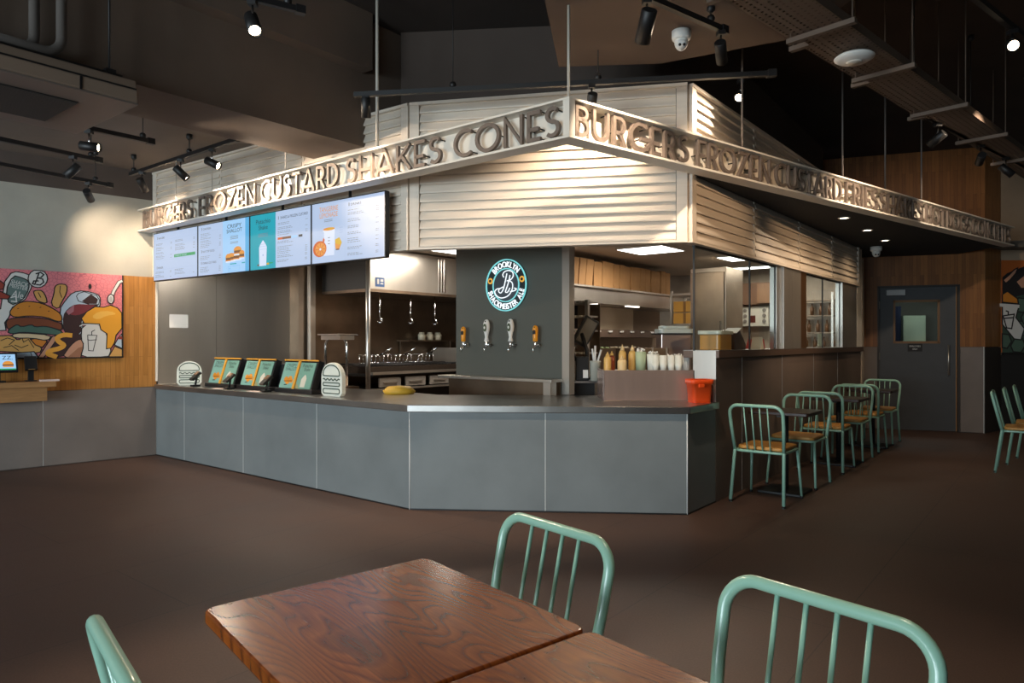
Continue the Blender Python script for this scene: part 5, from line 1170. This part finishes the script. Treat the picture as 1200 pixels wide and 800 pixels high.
# ------------------------------------------------------------------ grey door
dr = struct('door_1', MB().obox(DW(0, -.10, .008), dx*.22, dn*.05, Z*DH).obox(DW(.815, -.10, .008), dx*(DWID-.815), dn*.05, Z*DH).obox(DW(.22, -.10, .008), dx*.595, dn*.05, Z*1.365).obox(DW(.22, -.10, 2.01), dx*.595, dn*.05, Z*(DH+.008-2.01)), mat('charcoal_door_paint', (.060, .062, .067), .5, var=.05))
m = MB()
for a in ((.20, 1.35, .64, .035), (.20, 1.99, .64, .035), (.20, 1.35, .03, .67), (.805, 1.35, .03, .67)): m.obox(DW(a[0], -.05, a[1]), dx*a[2], dn*.012, Z*a[3])
obj('window_frame', m, mat('bronze_frame', (.22, .11, .045), .45), dr)
obj('pane', MB().obox(DW(.22, -.08, 1.37), dx*.595, dn*.006, Z*.64), GLASS, dr)
obj('closer', MB().obox(DW(.10, -.05, 2.10), dx*.26, dn*.06, Z*.085), mat('closer_silver', (.5, .5, .5), .4), dr, bevel=.004)
obj('door_handle', MB().tube([DW(.945, -.01, .86), DW(.945, -.01, 1.33)], .014, 10).tube([DW(.945, -.05, .92), DW(.945, -.01, .92)], .009, 8).tube([DW(.945, -.05, 1.27), DW(.945, -.01, 1.27)], .009, 8), STEEL, dr)
pq = obj('plaque', MB().obox(DW(.40, -.05, 1.225), dx*.20, dn*.006, Z*.12), INK, dr)
obj('plaque_lettering', MB().text('EMPLOYEES', DW(.5, -.0435, 1.295), dx, Z, dn, .026, 0, .15, 'CENTER').text('ONLY', DW(.5, -.0435, 1.25), dx, Z, dn, .026, 0, .07, 'CENTER'), PAPER, pq)
for z in (.25, 1.15, 1.95): obj('hinge', MB().box(DW(.0, -.045, z), (.02, .02, .12)), STEEL, dr)
m = MB().obox(DW(-.03, -.11, 0), dx*.028, dn*.13, Z*(DH+.03)).obox(DW(DWID+.002, -.11, 0), dx*.028, dn*.13, Z*(DH+.03)).obox(DW(-.03, -.11, DH+.006), dx*(DWID+.06), dn*.13, Z*.026)
struct('trim_8', m, mat('door_frame_dark', (.035, .028, .024), .5)); struct('trim_9', MB().obox(DW(DWID-.012, -.052, .01), dx*.012, dn*.012, Z*DH), mat('oak_edge', (.32, .16, .06), .5))
# what shows behind its window: a small store room with a pale locker
m = MB().obox(DW(-.8, -2.2, 0), dx*3, dn*-.1, Z*2.8).obox(DW(-.8, -2.2, 0), dx*-.1, dn*2, Z*2.8).obox(DW(2.2, -2.2, 0), dx*.1, dn*2, Z*2.8)
struct('wall_store_room', m, mat('store_room_wall', (.16, .15, .13), .8)); struct('ceiling_store_room', MB().obox(DW(-.8, -2.2, 2.8), dx*3, dn*2, Z*.1), mat('store_room_wall', (.1, .1, .1)))
t = thing('pale_locker', 'pale green locker seen through the door window', 'locker', DW(.8, -1.6, 0))
obj('body', MB().obox(DW(.58, -1.8, 0), dx*.34, dn*.3, Z*1.83), mat('pale_green_locker', (.50, .58, .44), .5), t, world=True); obj('door_gap', MB().obox(DW(.60, -1.497, .1), dx*.30, dn*.004, Z*1.65), mat('pale_green_locker_door', (.54, .62, .47), .5), t, world=True)
t = thing('blue_curtain', 'dark blue curtain beside the pale locker behind the door window', 'curtain', DW(.4, -1.7, 0))
obj('cloth', MB().slab([(0, 0)]*0+[(x*.03, .03*sin(x*1.6)) for x in range(8)]+[(x*.03, .03*sin(x*1.6)+.02) for x in range(7, -1, -1)], DW(.36, -1.65, 0), dx, dn, Z, .0, 2.0), mat('navy_cloth', (.02, .028, .07), .9), t, world=True)
area('store_fill', DW(.6, -.9, 2.7), (0, 0, -1), .4, .4, 7, (.9, 1, .95))  # weak fill light added to brighten the store room behind the glass

# ------------------------------------------------------------------ chairs and tables
def make_chair(label):
    t = thing('metal_chair', label, 'chair')
    hw = .205
    obj('seat', MB().prism(rrect(-.20, -.185, .20, .215, .05), .452, .482), SEATW, t, bevel=.010, seg=3)
    obj('seat_frame', MB().tube([(p[0], p[1], .440) for p in rrect(-hw, -.205, hw, .205, .05)], .012, 10, closed=True), MINT, t)
    for sx in (-1, 1):
        obj('leg', MB().tube([(sx*.225, -.265, 0), (sx*.208, -.205, .44), (sx*.2075, -.205, .455)], .0145, 12), MINT, t)
        obj('leg', MB().tube([(sx*.225, .235, 0), (sx*.200, .185, .44)], .013, 12, taper=[.8, 1]), MINT, t)
    yb = lambda z: -.205-(z-.45)*.235
    bk = [(-.2075, yb(.45), .45), (-.222, yb(.66), .66), (-.226, yb(.838), .838), (.226, yb(.838), .838), (.222, yb(.66), .66), (.2075, yb(.45), .45)]
    obj('back_frame', MB().tube(fillet(bk, .075, 8), .0150, 12), MINT, t)
    for x in (-.0975, -.0325, .0325, .0975): obj('spindle', MB().tube([(x, -.205, .44), (x*1.02, yb(.832), .832)], .0062, 8), MINT, t)
    for sx in (-1, 1):
        for sy in (-.265, .235): obj('foot_cap', MB().lathe([(.013, 0), (.015, .004), (.015, .02), (.012, .02)], (sx*.225, sy, 0), Z, 10), BLACK, t)
    return t
ch0 = make_chair('mint green metal chair with spindle back')
first = [True]
def chair(x, y, rz, label, grp):
    c = ch0 if first[0] else copy_tree(ch0); first[0] = False
    c.location = (x, y, 0); c.rotation_euler = (0, 0, rz); c['label'] = label; c['group'] = grp; INFO[c.name] = (Vector((x, y, 0)), rz); return c
aR = math.atan2(d.y, d.x)-pi/2                    # chair +Y along the bar wall
row = 'chairs at the small tables along the bar wall'
def rowpos(s, w=.30): p = F+d*s+n*w; return p.x, p.y
for s, back, lb in ((.95, 0, 'mint green chair with its back to the room, nearest of the bar wall row'), (1.84, 1, 'mint green chair facing the room across the first small table'), (2.86, 0, 'mint green chair with its back to the first pair, at the second small table'),
                    (3.72, 1, 'mint green chair facing the room across the second small table'), (4.58, 0, 'mint green chair with its back to the second pair, at the third small table'), (5.42, 1, 'mint green chair at the far end of the bar wall, by the grey door')):
    x, y = rowpos(s, .31); chair(x, y, aR+(pi if back else 0), lb, row)
# foreground set
EA = Vector((.47, .41)).normalized(); EB = Vector((.634, -.773)).normalized(); EBn = Vector((.773, .634)).normalized()
aF = math.atan2(-EBn.y, -EBn.x)-pi/2
fg = 'chairs round the dark wooden tables in front'
chair(.080-EBn.x*.235, 2.0-EBn.y*.235, aF, 'mint green chair across the first wooden table, its spindle back toward the counter', fg)
chair(.600-EBn.x*.235, 1.42-EBn.y*.235, aF, 'mint green chair across the second wooden table, large in the lower right corner', fg)
chair(-.655+EBn.x*.235, 1.265+EBn.y*.235, aF+pi, 'mint green chair before the first wooden table, only its curved tube back in view', fg)
chair(5.44, 7.40, math.atan2(-.60, .80)-pi/2, 'mint green chair in side view at the right edge, first of a row of three', 'chairs at the right edge'); 
chair(5.89, 7.86, math.atan2(-.60, .80)-pi/2, 'mint green chair in side view at the right edge, second of a row of three', 'chairs at the right edge'); 
chair(6.32, 8.30, math.atan2(-.60, .80)-pi/2, 'mint green chair at the right edge, third of the row and nearly out of frame', 'chairs at the right edge')

def pedestal(t, rot=0):
    obj('column', MB().tube([(0, 0, .03), (0, 0, .70)], .03, 14), BLACKMETAL, t)
    obj('base_plate', MB().box((0, 0, .012), (.38, .38, .024)), BLACKMETAL, t, bevel=.006)
    obj('spider', MB().box((0, 0, .708), (.34, .05, .018)).box((0, 0, .708), (.05, .34, .018)), BLACKMETAL, t)
def table(name, loc, rz, sx, sy, m, label, grp, top=.75, th=.032, r=.03):
    t = thing(name, label, 'table', loc, rz, grp)
    obj('tabletop', MB().prism(rrect(-sx/2, -sy/2, sx/2, sy/2, r, 6), top-th, top), m, t, bevel=.007, seg=3)
    pedestal(t); return t
for s, lb in ((1.38, 'small dark table between the first two chairs of the bar wall row'), (3.28, 'small dark table between the middle two chairs of the bar wall row'), (5.0, 'small dark table between the last two chairs, by the grey door')):
    x, y = rowpos(s, .33); table('small_table', (x, y, 0), aR, .54, .46, DARKTOP, lb, 'small tables along the bar wall')
# tops 0.62 (along EA) x 0.65 (along EB)
TCn = Vector((-.25, 2.05)); La, Lb = .625, .66
EAo = Vector((-EB.y, EB.x)) ; EAo = EAo if EAo.dot(EA) > 0 else -EAo
c1 = TCn-EAo*La/2+EB*Lb/2; c2 = c1+EB*(Lb+.006)
table('wooden_table', (c1.x, c1.y, 0), math.atan2(EAo.y, EAo.x), La, Lb, TABLE, 'dark glossy wooden table nearer the counter, its whole top in view', 'dark wooden tables in front')
table('wooden_table', (c2.x, c2.y, 0), math.atan2(EAo.y, EAo.x), La, Lb, TABLE, 'dark glossy wooden table pushed against the first, cut by the bottom of the picture', 'dark wooden tables in front')
t = table('black_table', (6.35, 7.05, 0), math.atan2(.68, .73), 1.2, .6, mat('black_laminate', (.02, .018, .016), .4), 'black table at the right edge in front of the row of three chairs', None)

# ------------------------------------------------------------------ kiosk shelf on the mural wall
ks = thing('kiosk_shelf', 'oak wall shelf below the pink mural carrying the order kiosk', 'shelf', WL(1.6, .2, .74))
obj('top', MB().obox(WL(1.10, .0, .895), eu*2.2, ew*.36, Z*.06), SHELFW, ks, world=True, bevel=.003)
obj('apron', MB().obox(WL(1.17, .0, .745), eu*2.1, ew*.29, Z*.15), SHELFW, ks, world=True, bevel=.002)
kp = WL(1.62, .20, .955)
ko = thing('order_kiosk', 'black touch-screen order kiosk on the oak shelf under the mural', 'kiosk', kp, math.atan2(-WD.y, -WD.x)+R(0))
obj('foot', MB().box((0, 0, .008), (.18, .16, .016)), BLACK, ko); obj('neck', MB().box((.02, .02, .09), (.07, .04, .17)), BLACK, ko)
kup = Vector((0, .10, .20)); kn = Vector((0, -.20, .10)).normalized()
ko_o = Vector((-.14, -.07, .11))
obj('casing', MB().obox(ko_o, (.34, 0, 0), kup, -kn*.03), BLACK, ko, bevel=.006)
m = MB(); m.cur = SKEYS.index('pale'); O = ko_o+Vector((.02, 0, 0))+kup*.1; e = Vector((.30, 0, 0)); f_ = kup*.8
m.flat([(0, 0), (1, 0), (1, 1), (0, 1)], O, e, f_, kn, .002); m.cur = SKEYS.index('ink'); m.text('PIZZAZZ.'[2:4]+'.', O+e*.62+f_*.66, Vector((1, 0, 0)), kup.normalized(), kn, .045, .0025)
m.cur = SKEYS.index('orange'); m.flat(arc(.78, .33, .16, .24, 0, 180, 10), O, e, f_, kn, .0025); m.cur = SKEYS.index('brown'); m.flat([(.62, .25), (.94, .25), (.94, .34), (.62, .34)], O, e, f_, kn, .0028); m.cur = SKEYS.index('orange'); m.flat([(.63, .17), (.93, .17), (.93, .24), (.63, .24)], O, e, f_, kn, .0028)
m.cur = SKEYS.index('green'); m.flat([(0, 0), (1, 0), (1, .08), (0, .08)], O, e, f_, kn, .0025)
obj('display', m, SMATS, ko)
t = thing('payment_terminal', 'black card terminal on a post beside the order kiosk', 'card reader', WL(1.30, .20, .955), math.atan2(-WD.y, -WD.x))
obj('post', MB().box((0, .02, .07), (.05, .04, .14)).box((0, .02, .006), (.10, .09, .012)), BLACK, t); obj('head', MB().obox((-.055, -.03, .13), (.11, 0, 0), (0, .07, .14), (0, .035, -.02)), BLACK, t, bevel=.004)
obj('keypad_glow', MB().obox((-.03, -.033, .125), (.06, 0, 0), (0, .003, .006), (0, -.006, .003)), mat('amber_strip', (.30, .16, .05), .4), t)
tag(obj('paper_stack', MB().obox(WL(1.235, .24, .955), -eu*.17, ew*.09, Z*.018), mat('pinkish_paper', (.72, .56, .50), .7), loc=WL(1.15, .25, .955)), 'pale paper pad at the end of the oak shelf', 'paper')

# ------------------------------------------------------------------ ceiling furniture: tracks, spotlights, AC unit, trays, cameras
def track(p, q, z, zc, label, hang=(.9,)):
    a = Vector((p[0], p[1], z)); b = Vector((q[0], q[1], z)); D = (b-a); L = D.length; D.normalize(); N = Vector((-D.y, D.x, 0))
    t = thing('light_track', label, 'light track', a)
    obj('rail', MB().obox(a-N*.018, D*L, N*.036, Z*.036), BLACKMETAL, t, world=True)
    obj('end_feed', MB().obox(b-D*.05-N*.024-Z*.006, D*.06, N*.048, Z*.05), BLACKMETAL, t, world=True)
    for h_ in hang:
        c = a+D*L*h_
        obj('hanger', MB().tube([c+Z*.03, (c.x, c.y, zc)], .004, 6).lathe([(.018, .03), (.028, .055), (.02, .075)], c, Z, 10).lathe([(.01, -.06), (.028, -.04), (.028, 0)], (c.x, c.y, zc), Z, 10), BLACKMETAL, t, world=True)
    return lambda f: a+D*L*f
def spotlight(p, dr_, label, power=0., angle=40, col=(1, .76, .50), size=1., blend=.6, glow=None, drop=.13):
    p = Vector(p); dr_ = Vector(dr_).normalized()
    t = thing('track_spotlight', label, 'spotlight', p, 0, 'track spotlights')
    j = p-Z*drop
    obj('adapter', MB().box((p.x, p.y, p.z-.01), (.05, .05, .03)), BLACKMETAL, t, world=True)
    obj('stem', MB().tube([p-Z*.02, j], .007, 8), CHROME, t, world=True)
    c0 = j-dr_*.07; L = .155*size; r = .038*size
    obj('housing', MB().lathe([(r*.9, 0), (r, .004), (r, L), (r*.86, L), (r*.84, L-.02)], c0, dr_, 18), BLACKMETAL, t, world=True)
    lit = power > 0 or glow
    obj('lens', MB().lathe([(r*.84, L-.019), (0, L-.018)], c0, dr_, 16), emis('spot_lens', (1, .80, .55), 26) if lit else mat('dark_lens', (.02, .02, .02), .2), t, world=True)
    if power:
        l = bpy.data.lights.new('spot_lamp', 'SPOT'); l.energy = power; l.color = col; l.spot_size = R(angle); l.spot_blend = blend; l.shadow_soft_size = .025
        q = bpy.data.objects.new('spot_lamp', l); COL.objects.link(q); q.parent = t; q.location = c0+dr_*(L+.01)-p; aim(q, dr_)
    return t
WARM = (1, .79, .58)
T1 = track((-4.9, 5.2), (-3.95, 6.72), 3.1, ZL, 'black light track in the left bay, the middle one of three parallel runs', (.95,))
T2 = track((-5.6, 5.5), (-4.36, 7.62), 3.06, ZL, 'black light track closest to the plaster wall above the mural', (.93,))
T3 = track((-4.2, 4.8), (-3.13, 6.10), 3.1, ZL, 'short black light track beside the air conditioner', (.95,))
T4 = track((-4.20, 7.70), (-2.50, 6.36), 3.2, ZL, 'black light track running along the lettered sign under the left bay ceiling', (.60, .04))
T5 = track((-1.24, 5.5), (1.9, 5.06), 3.3, ZC, 'long black light track in front of the white slatted fascia', (.25, .6))
T6 = track((.2, 3.74), (1.42, 4.66), 3.43, 3.58, 'black light track under the ceiling soffit near the dome camera', (.9,))
T7 = track((-2.1, 3.85), (-1.30, 4.36), 3.42, ZC, 'black light track near the top edge beside the concrete beam', (.9,))
T8 = track((2.75, 4.25), (6.05, 6.85), 3.5, ZC, 'black light track in the dark ceiling void on the right', (.3, .9))
spotlight(T1(.86), (-.55, -.35, -.75), 'black spotlight on the middle left track, pointing away')
spotlight(T2(.90), WL(.46, 0, 2.62)-T2(.90), 'black spotlight lighting the plaster wall above the mural', 46, 84, WARM, blend=1.)
spotlight(T3(.70), Vector((-1.25, 5.75, 2.84))-T3(.70), 'spotlight on the short track beside the air conditioner', 170, 42, WARM)
spotlight(T4(.13), Vector((-3.93, 7.88, 2.80))-T4(.13), 'glowing spotlight at the mural end of the sign track', 90, 120, WARM)
spotlight(T4(.52), Vector((-2.9, 7.08, 2.78))-T4(.52), 'black spotlight in the middle of the sign track', 85, 105, WARM)
spotlight(T4(.80), Vector((-2.0, 6.38, 2.78))-T4(.80), 'spotlight with lit rim near the beam end of the sign track', 85, 105, WARM)
spotlight(T5(.03), Vector((-1.16, 5.70, 2.5))-T5(.03), 'black spotlight hanging at the left end of the long front track', 90, 80, WARM, drop=.08)
spotlight(T5(.585), Vector((.55, 5.9, 2.5))-T5(.585), 'small black spotlight above the sign corner', 36, 125, WARM)
spotlight(T6(.50), Vector((.72, 4.80, 2.80))-T6(.50), 'black spotlight beside the white dome camera', 150, 84, WARM, size=1.25)
spotlight(T6(.97), Vector((1.75, 5.5, 2.82))-T6(.97), 'added black spotlight at the end of the soffit track', 45, 70, WARM)  # extra lamp added to brighten the right arm of the sign
spotlight((1.96, 6.0, 3.62), (-.45, -.75, -.55), 'glowing spotlight hanging above the right louvres', 110, 80, WARM)
spotlight(T7(.68), (.35, -.55, -.75), 'glowing spotlight on the track beside the concrete beam', 150, 75, WARM, size=1.1)
spotlight(T8(.2), (-.45, -.78, -.38), 'glowing spotlight in the dark void at the right edge', 25, 60, WARM, drop=.10)
spotlight(T8(.5), Vector((2.9, 7.6, 2.4))-T8(.5), 'black spotlight further along the right track', 120, 55, WARM)
T11 = track((3.6, 6.05), (6.2, 8.15), 3.3, ZC, 'black light track above the far end of the lettered sign', (.3, .8))
spotlight(T11(.38), Vector((5.2, 8.26, 2.82))-T11(.38), 'spotlight aimed at the far letters of the sign', 95, 70, WARM)
spotlight(T11(.06), Vector((3.35, 6.78, 2.82))-T11(.06), 'added spotlight aimed at the middle letters of the sign', 60, 80, WARM)  # another added lamp, lifting the middle of the sign's right arm
spotlight(T11(.60), (.5, -.3, -.6), 'dark unlit spotlight above the far end of the lettered sign')
T9 = track((4.6, 1.6), (6.6, 3.4), 3.4, ZC, 'added black light track over the tables to the right, out of the picture', (.2, .8))  # unseen track added with its two lamps to warm the right louvres
spotlight(T9(.15), K(.55, 0, 2.35)-T9(.15), 'added spotlight over the tables aimed at the right louvres near the corner', 420, 24, (1, .66, .38), blend=.9)
spotlight(T9(.75), K(2.9, 0, 2.35)-T9(.75), 'added spotlight over the tables aimed at the far part of the right louvres', 330, 26, (1, .66, .38), blend=.9)
T10 = track((-.9, 2.2), (1.6, 2.0), 3.45, ZC, 'added black light track above the wooden tables, out of the picture', (.2, .8))  # unseen track, its lamps added to brighten front louvres and table tops
spotlight(T10(.2), Vector((-.1, 5.8, 2.3))-T10(.2), 'added spotlight above the wooden tables aimed at the white louvres over the taps', 75, 42, WARM, blend=.9)
spotlight(T10(.8), Vector((.35, 1.75, .75))-T10(.8), 'added spotlight above the wooden tables aimed down at the table tops', 80, 70, WARM, blend=.9)
for i, (x, y) in enumerate(((3.56, 7.5), (4.23, 8.33), (4.89, 9.17))):
    t = thing('downlight', ('round downlight in the black canopy, the one closest to the sign corner', 'round downlight in the black canopy, the middle of three', 'round downlight in the black canopy, closest to the small dome camera')[i], 'downlight', (x, y, 2.7045))
    obj('trim_ring', MB().lathe([(.062, 0), (.060, -.006), (.045, -.006), (.045, 0)], (0, 0, 0), Z, 20), WHITEMETAL, t)
    obj('lens', MB().lathe([(.045, -.002), (0, -.003)], (0, 0, 0), Z, 20), emis('downlight_lens', (1, .86, .66), 7), t)
    l = bpy.data.lights.new('downlight_lamp', 'SPOT'); l.energy = 14; l.color = (1, .72, .45); l.spot_size = R(150); l.spot_blend = .8; l.shadow_soft_size = .04
    q = bpy.data.objects.new('downlight_lamp', l); COL.objects.link(q); q.parent = t; q.location = (0, 0, -.02)
def dome(loc, r, label, look):
    t = thing('dome_camera', label, 'security camera', loc)
    obj('mount', MB().lathe([(r, 0), (r, -.045), (r*.92, -.06), (r*.7, -.065)], (0, 0, 0), Z, 20), WHITE, t)
    lk = Vector(look).normalized()
    obj('eyeball', MB().lathe([(r*.72*cos(a), r*.95*sin(a)) for a in [R(x) for x in range(-90, 91, 15)]], (0, 0, -.075), Z, 18), WHITE, t)
    obj('face', MB().lathe([(r*.5, 0), (r*.5, .012), (0, .014)], Vector((0, 0, -.085))+lk*r*.72, lk, 16), WHITE, t)
    sd = lk.cross(Z).normalized()
    for s in (-1, 1): obj('lens', MB().lathe([(r*.15, 0), (r*.15, .004), (0, .005)], Vector((0, 0, -.085))+lk*(r*.72+.012)+sd*s*r*.22, lk, 10), INK, t)
dome((1.19, 4.92, 3.56), .066, 'white dome security camera under the ceiling soffit', (-.15, -1, -.55))
dome((5.10, 9.80, 2.705), .075, 'small pale dome camera under the black canopy by the wooden wall', (-.3, -1, -.5))
t = thing('ceiling_speaker', 'white round disc hanging below the perforated cable tray', 'speaker', (2.27, 4.64, 3.262))
obj('dish', MB().lathe([(.0, -.03), (.09, -.026), (.122, -.008), (.125, .0), (.11, .012), (0, .02)], (0, 0, 0), Z, 28), WHITE, t)
obj('stem', MB().tube([(0, 0, .01), (0, 0, .038)], .03, 12), BLACKMETAL, t); obj('grille', MB().lathe([(.05, -.031), (.045, -.036), (0, -.037)], (0, 0, 0), Z, 20), WHITEMETAL, t)
# perforated trays
def tray(p0, w, L, label, z=3.3):
    D = Vector((.74, .67, 0)).normalized(); N = Vector((D.y, -D.x, 0)); o = Vector((p0[0], p0[1], z))
    t = thing('cable_tray', label, 'cable tray', o)
    c = .0145; nx = int(L/c); ny = max(4, int(w/c)); vs = []; fs = []
    for i in range(nx+1):
        for j in range(ny+1): vs.append(o+D*i*c+N*j*c)
    for i in range(nx):
        for j in range(ny):
            if (i % 3 == 1 and j % 3 == 1) : continue
            fs.append((i*(ny+1)+j, (i+1)*(ny+1)+j, (i+1)*(ny+1)+j+1, i*(ny+1)+j+1))
    m = MB(); m.add(vs, fs); GM = mat('galvanised_tray', (.13, .092, .068), .65, metal=.1)
    obj('perforated_bottom', m, GM, t, world=True)
    obj('side_flange', MB().obox(o, D*L, N*.003, Z*.06).obox(o+N*ny*c, D*L, N*.003, Z*.06), GM, t, world=True)
    for k in (1.0, 2.0, 3.0, 4.2, 5.4, 6.6):
        if k < L:
            obj('strut', MB().obox(o+D*k-N*.06-Z*.03, N*(w+.12), D*.04, Z*.03), GM, t, world=True)
            obj('threaded_rod', MB().tube([o+D*k+D*.02-N*.04, o+D*k+D*.02-N*.04+Z*1.0], .005, 6).tube([o+D*k+D*.02+N*(w+.04), o+D*k+D*.02+N*(w+.04)+Z*1.0], .005, 6), GM, t, world=True)
tray((.30, 3.06), .30, 8.6, 'wide perforated cable tray crossing the dark ceiling')
tray((.42, 3.32), .14, 4.4, 'narrow perforated cable tray beside the wide one', 3.36)
# suspended air conditioner
aA = math.atan2(d.y, d.x)
ac = thing('air_conditioner', 'large suspended air conditioner with a dark intake grille, upper left corner', 'air conditioner', (-2.39-d.x*.9-.39, 4.48-d.y*.9+.31, 2.9), aA)
ACB = mat('beige_metal_casing', (.26, .19, .14), .5)
# local: +x along the long side toward the counter, -y the right side seen
obj('casing', MB().slab([(-.5, 0), (.5, 0), (.5, .075), (.47, .155), (-.47, .155), (-.5, .075)], (-.9, 0, 0), (0, 1, 0), (0, 0, 1), (1, 0, 0), 0, 1.8), ACB, ac, bevel=.012)
obj('side_seam', MB().obox((-.9, -.497, .078), (1.79, 0, 0), (0, .01, 0), (0, 0, .016)), BLACK, ac)
for x in (-.55, .1, .56): obj('panel_gap', MB().obox((x, -.503, .0), (.014, 0, 0), (0, .01, 0), (0, 0, .08)), BLACK, ac); 
obj('base_lip', MB().box((0, 0, -.004), (1.8, 1.0, .012)), mat('warm_grey_casing', (.17, .135, .115), .5), ac, bevel=.004)
obj('intake_grille', MB().box((.06, .02, -.012), (1.15, .58, .006)), BLACK, ac)
for k in range(28): obj('grille_bar', MB().box((.06, -.26+k*.0205, -.018), (1.14, .008, .008)), mat('grille_grey', (.06, .05, .045), .6), ac)
obj('top_channel', MB().box((0, -.36, .175), (1.7, .05, .04)).box((0, .36, .175), (1.7, .05, .05)), BLACKMETAL, ac)
for x in (-.7, .78):
    for y in (-.36, .36): obj('hanger_rod', MB().tube([(x, y, .19), (x, y, (ZC if y < 0 else 3.14)-2.9)], .007, 6).box((x, y, .20), (.06, .06, .03)), BLACKMETAL, ac)
# refrigerant pipes dropping to the unit
for i, (x, y, lb) in enumerate(((.52, -.33, 'insulated pipe bending onto the air conditioner, closest to the beam'), (.40, -.25, 'insulated pipe bending onto the air conditioner, the middle one'), (.12, -.215, 'thin insulated pipe dropping behind the other two onto the air conditioner'))):
    M_ = Matrix.Translation(ac.location) @ Matrix.Rotation(aA, 4, 'Z')
    pts = fillet([M_ @ Vector(q) for q in ((x-.55, y, .23), (x, y, .23), (x, y, ZC-2.9))], .10)
    tag(obj('insulated_pipe', MB().tube(pts, (.030, .030, .018)[i], 12), mat('pipe_insulation', (.10, .085, .075), .8), loc=M_ @ Vector((x, y, .19))), lb, 'pipe')
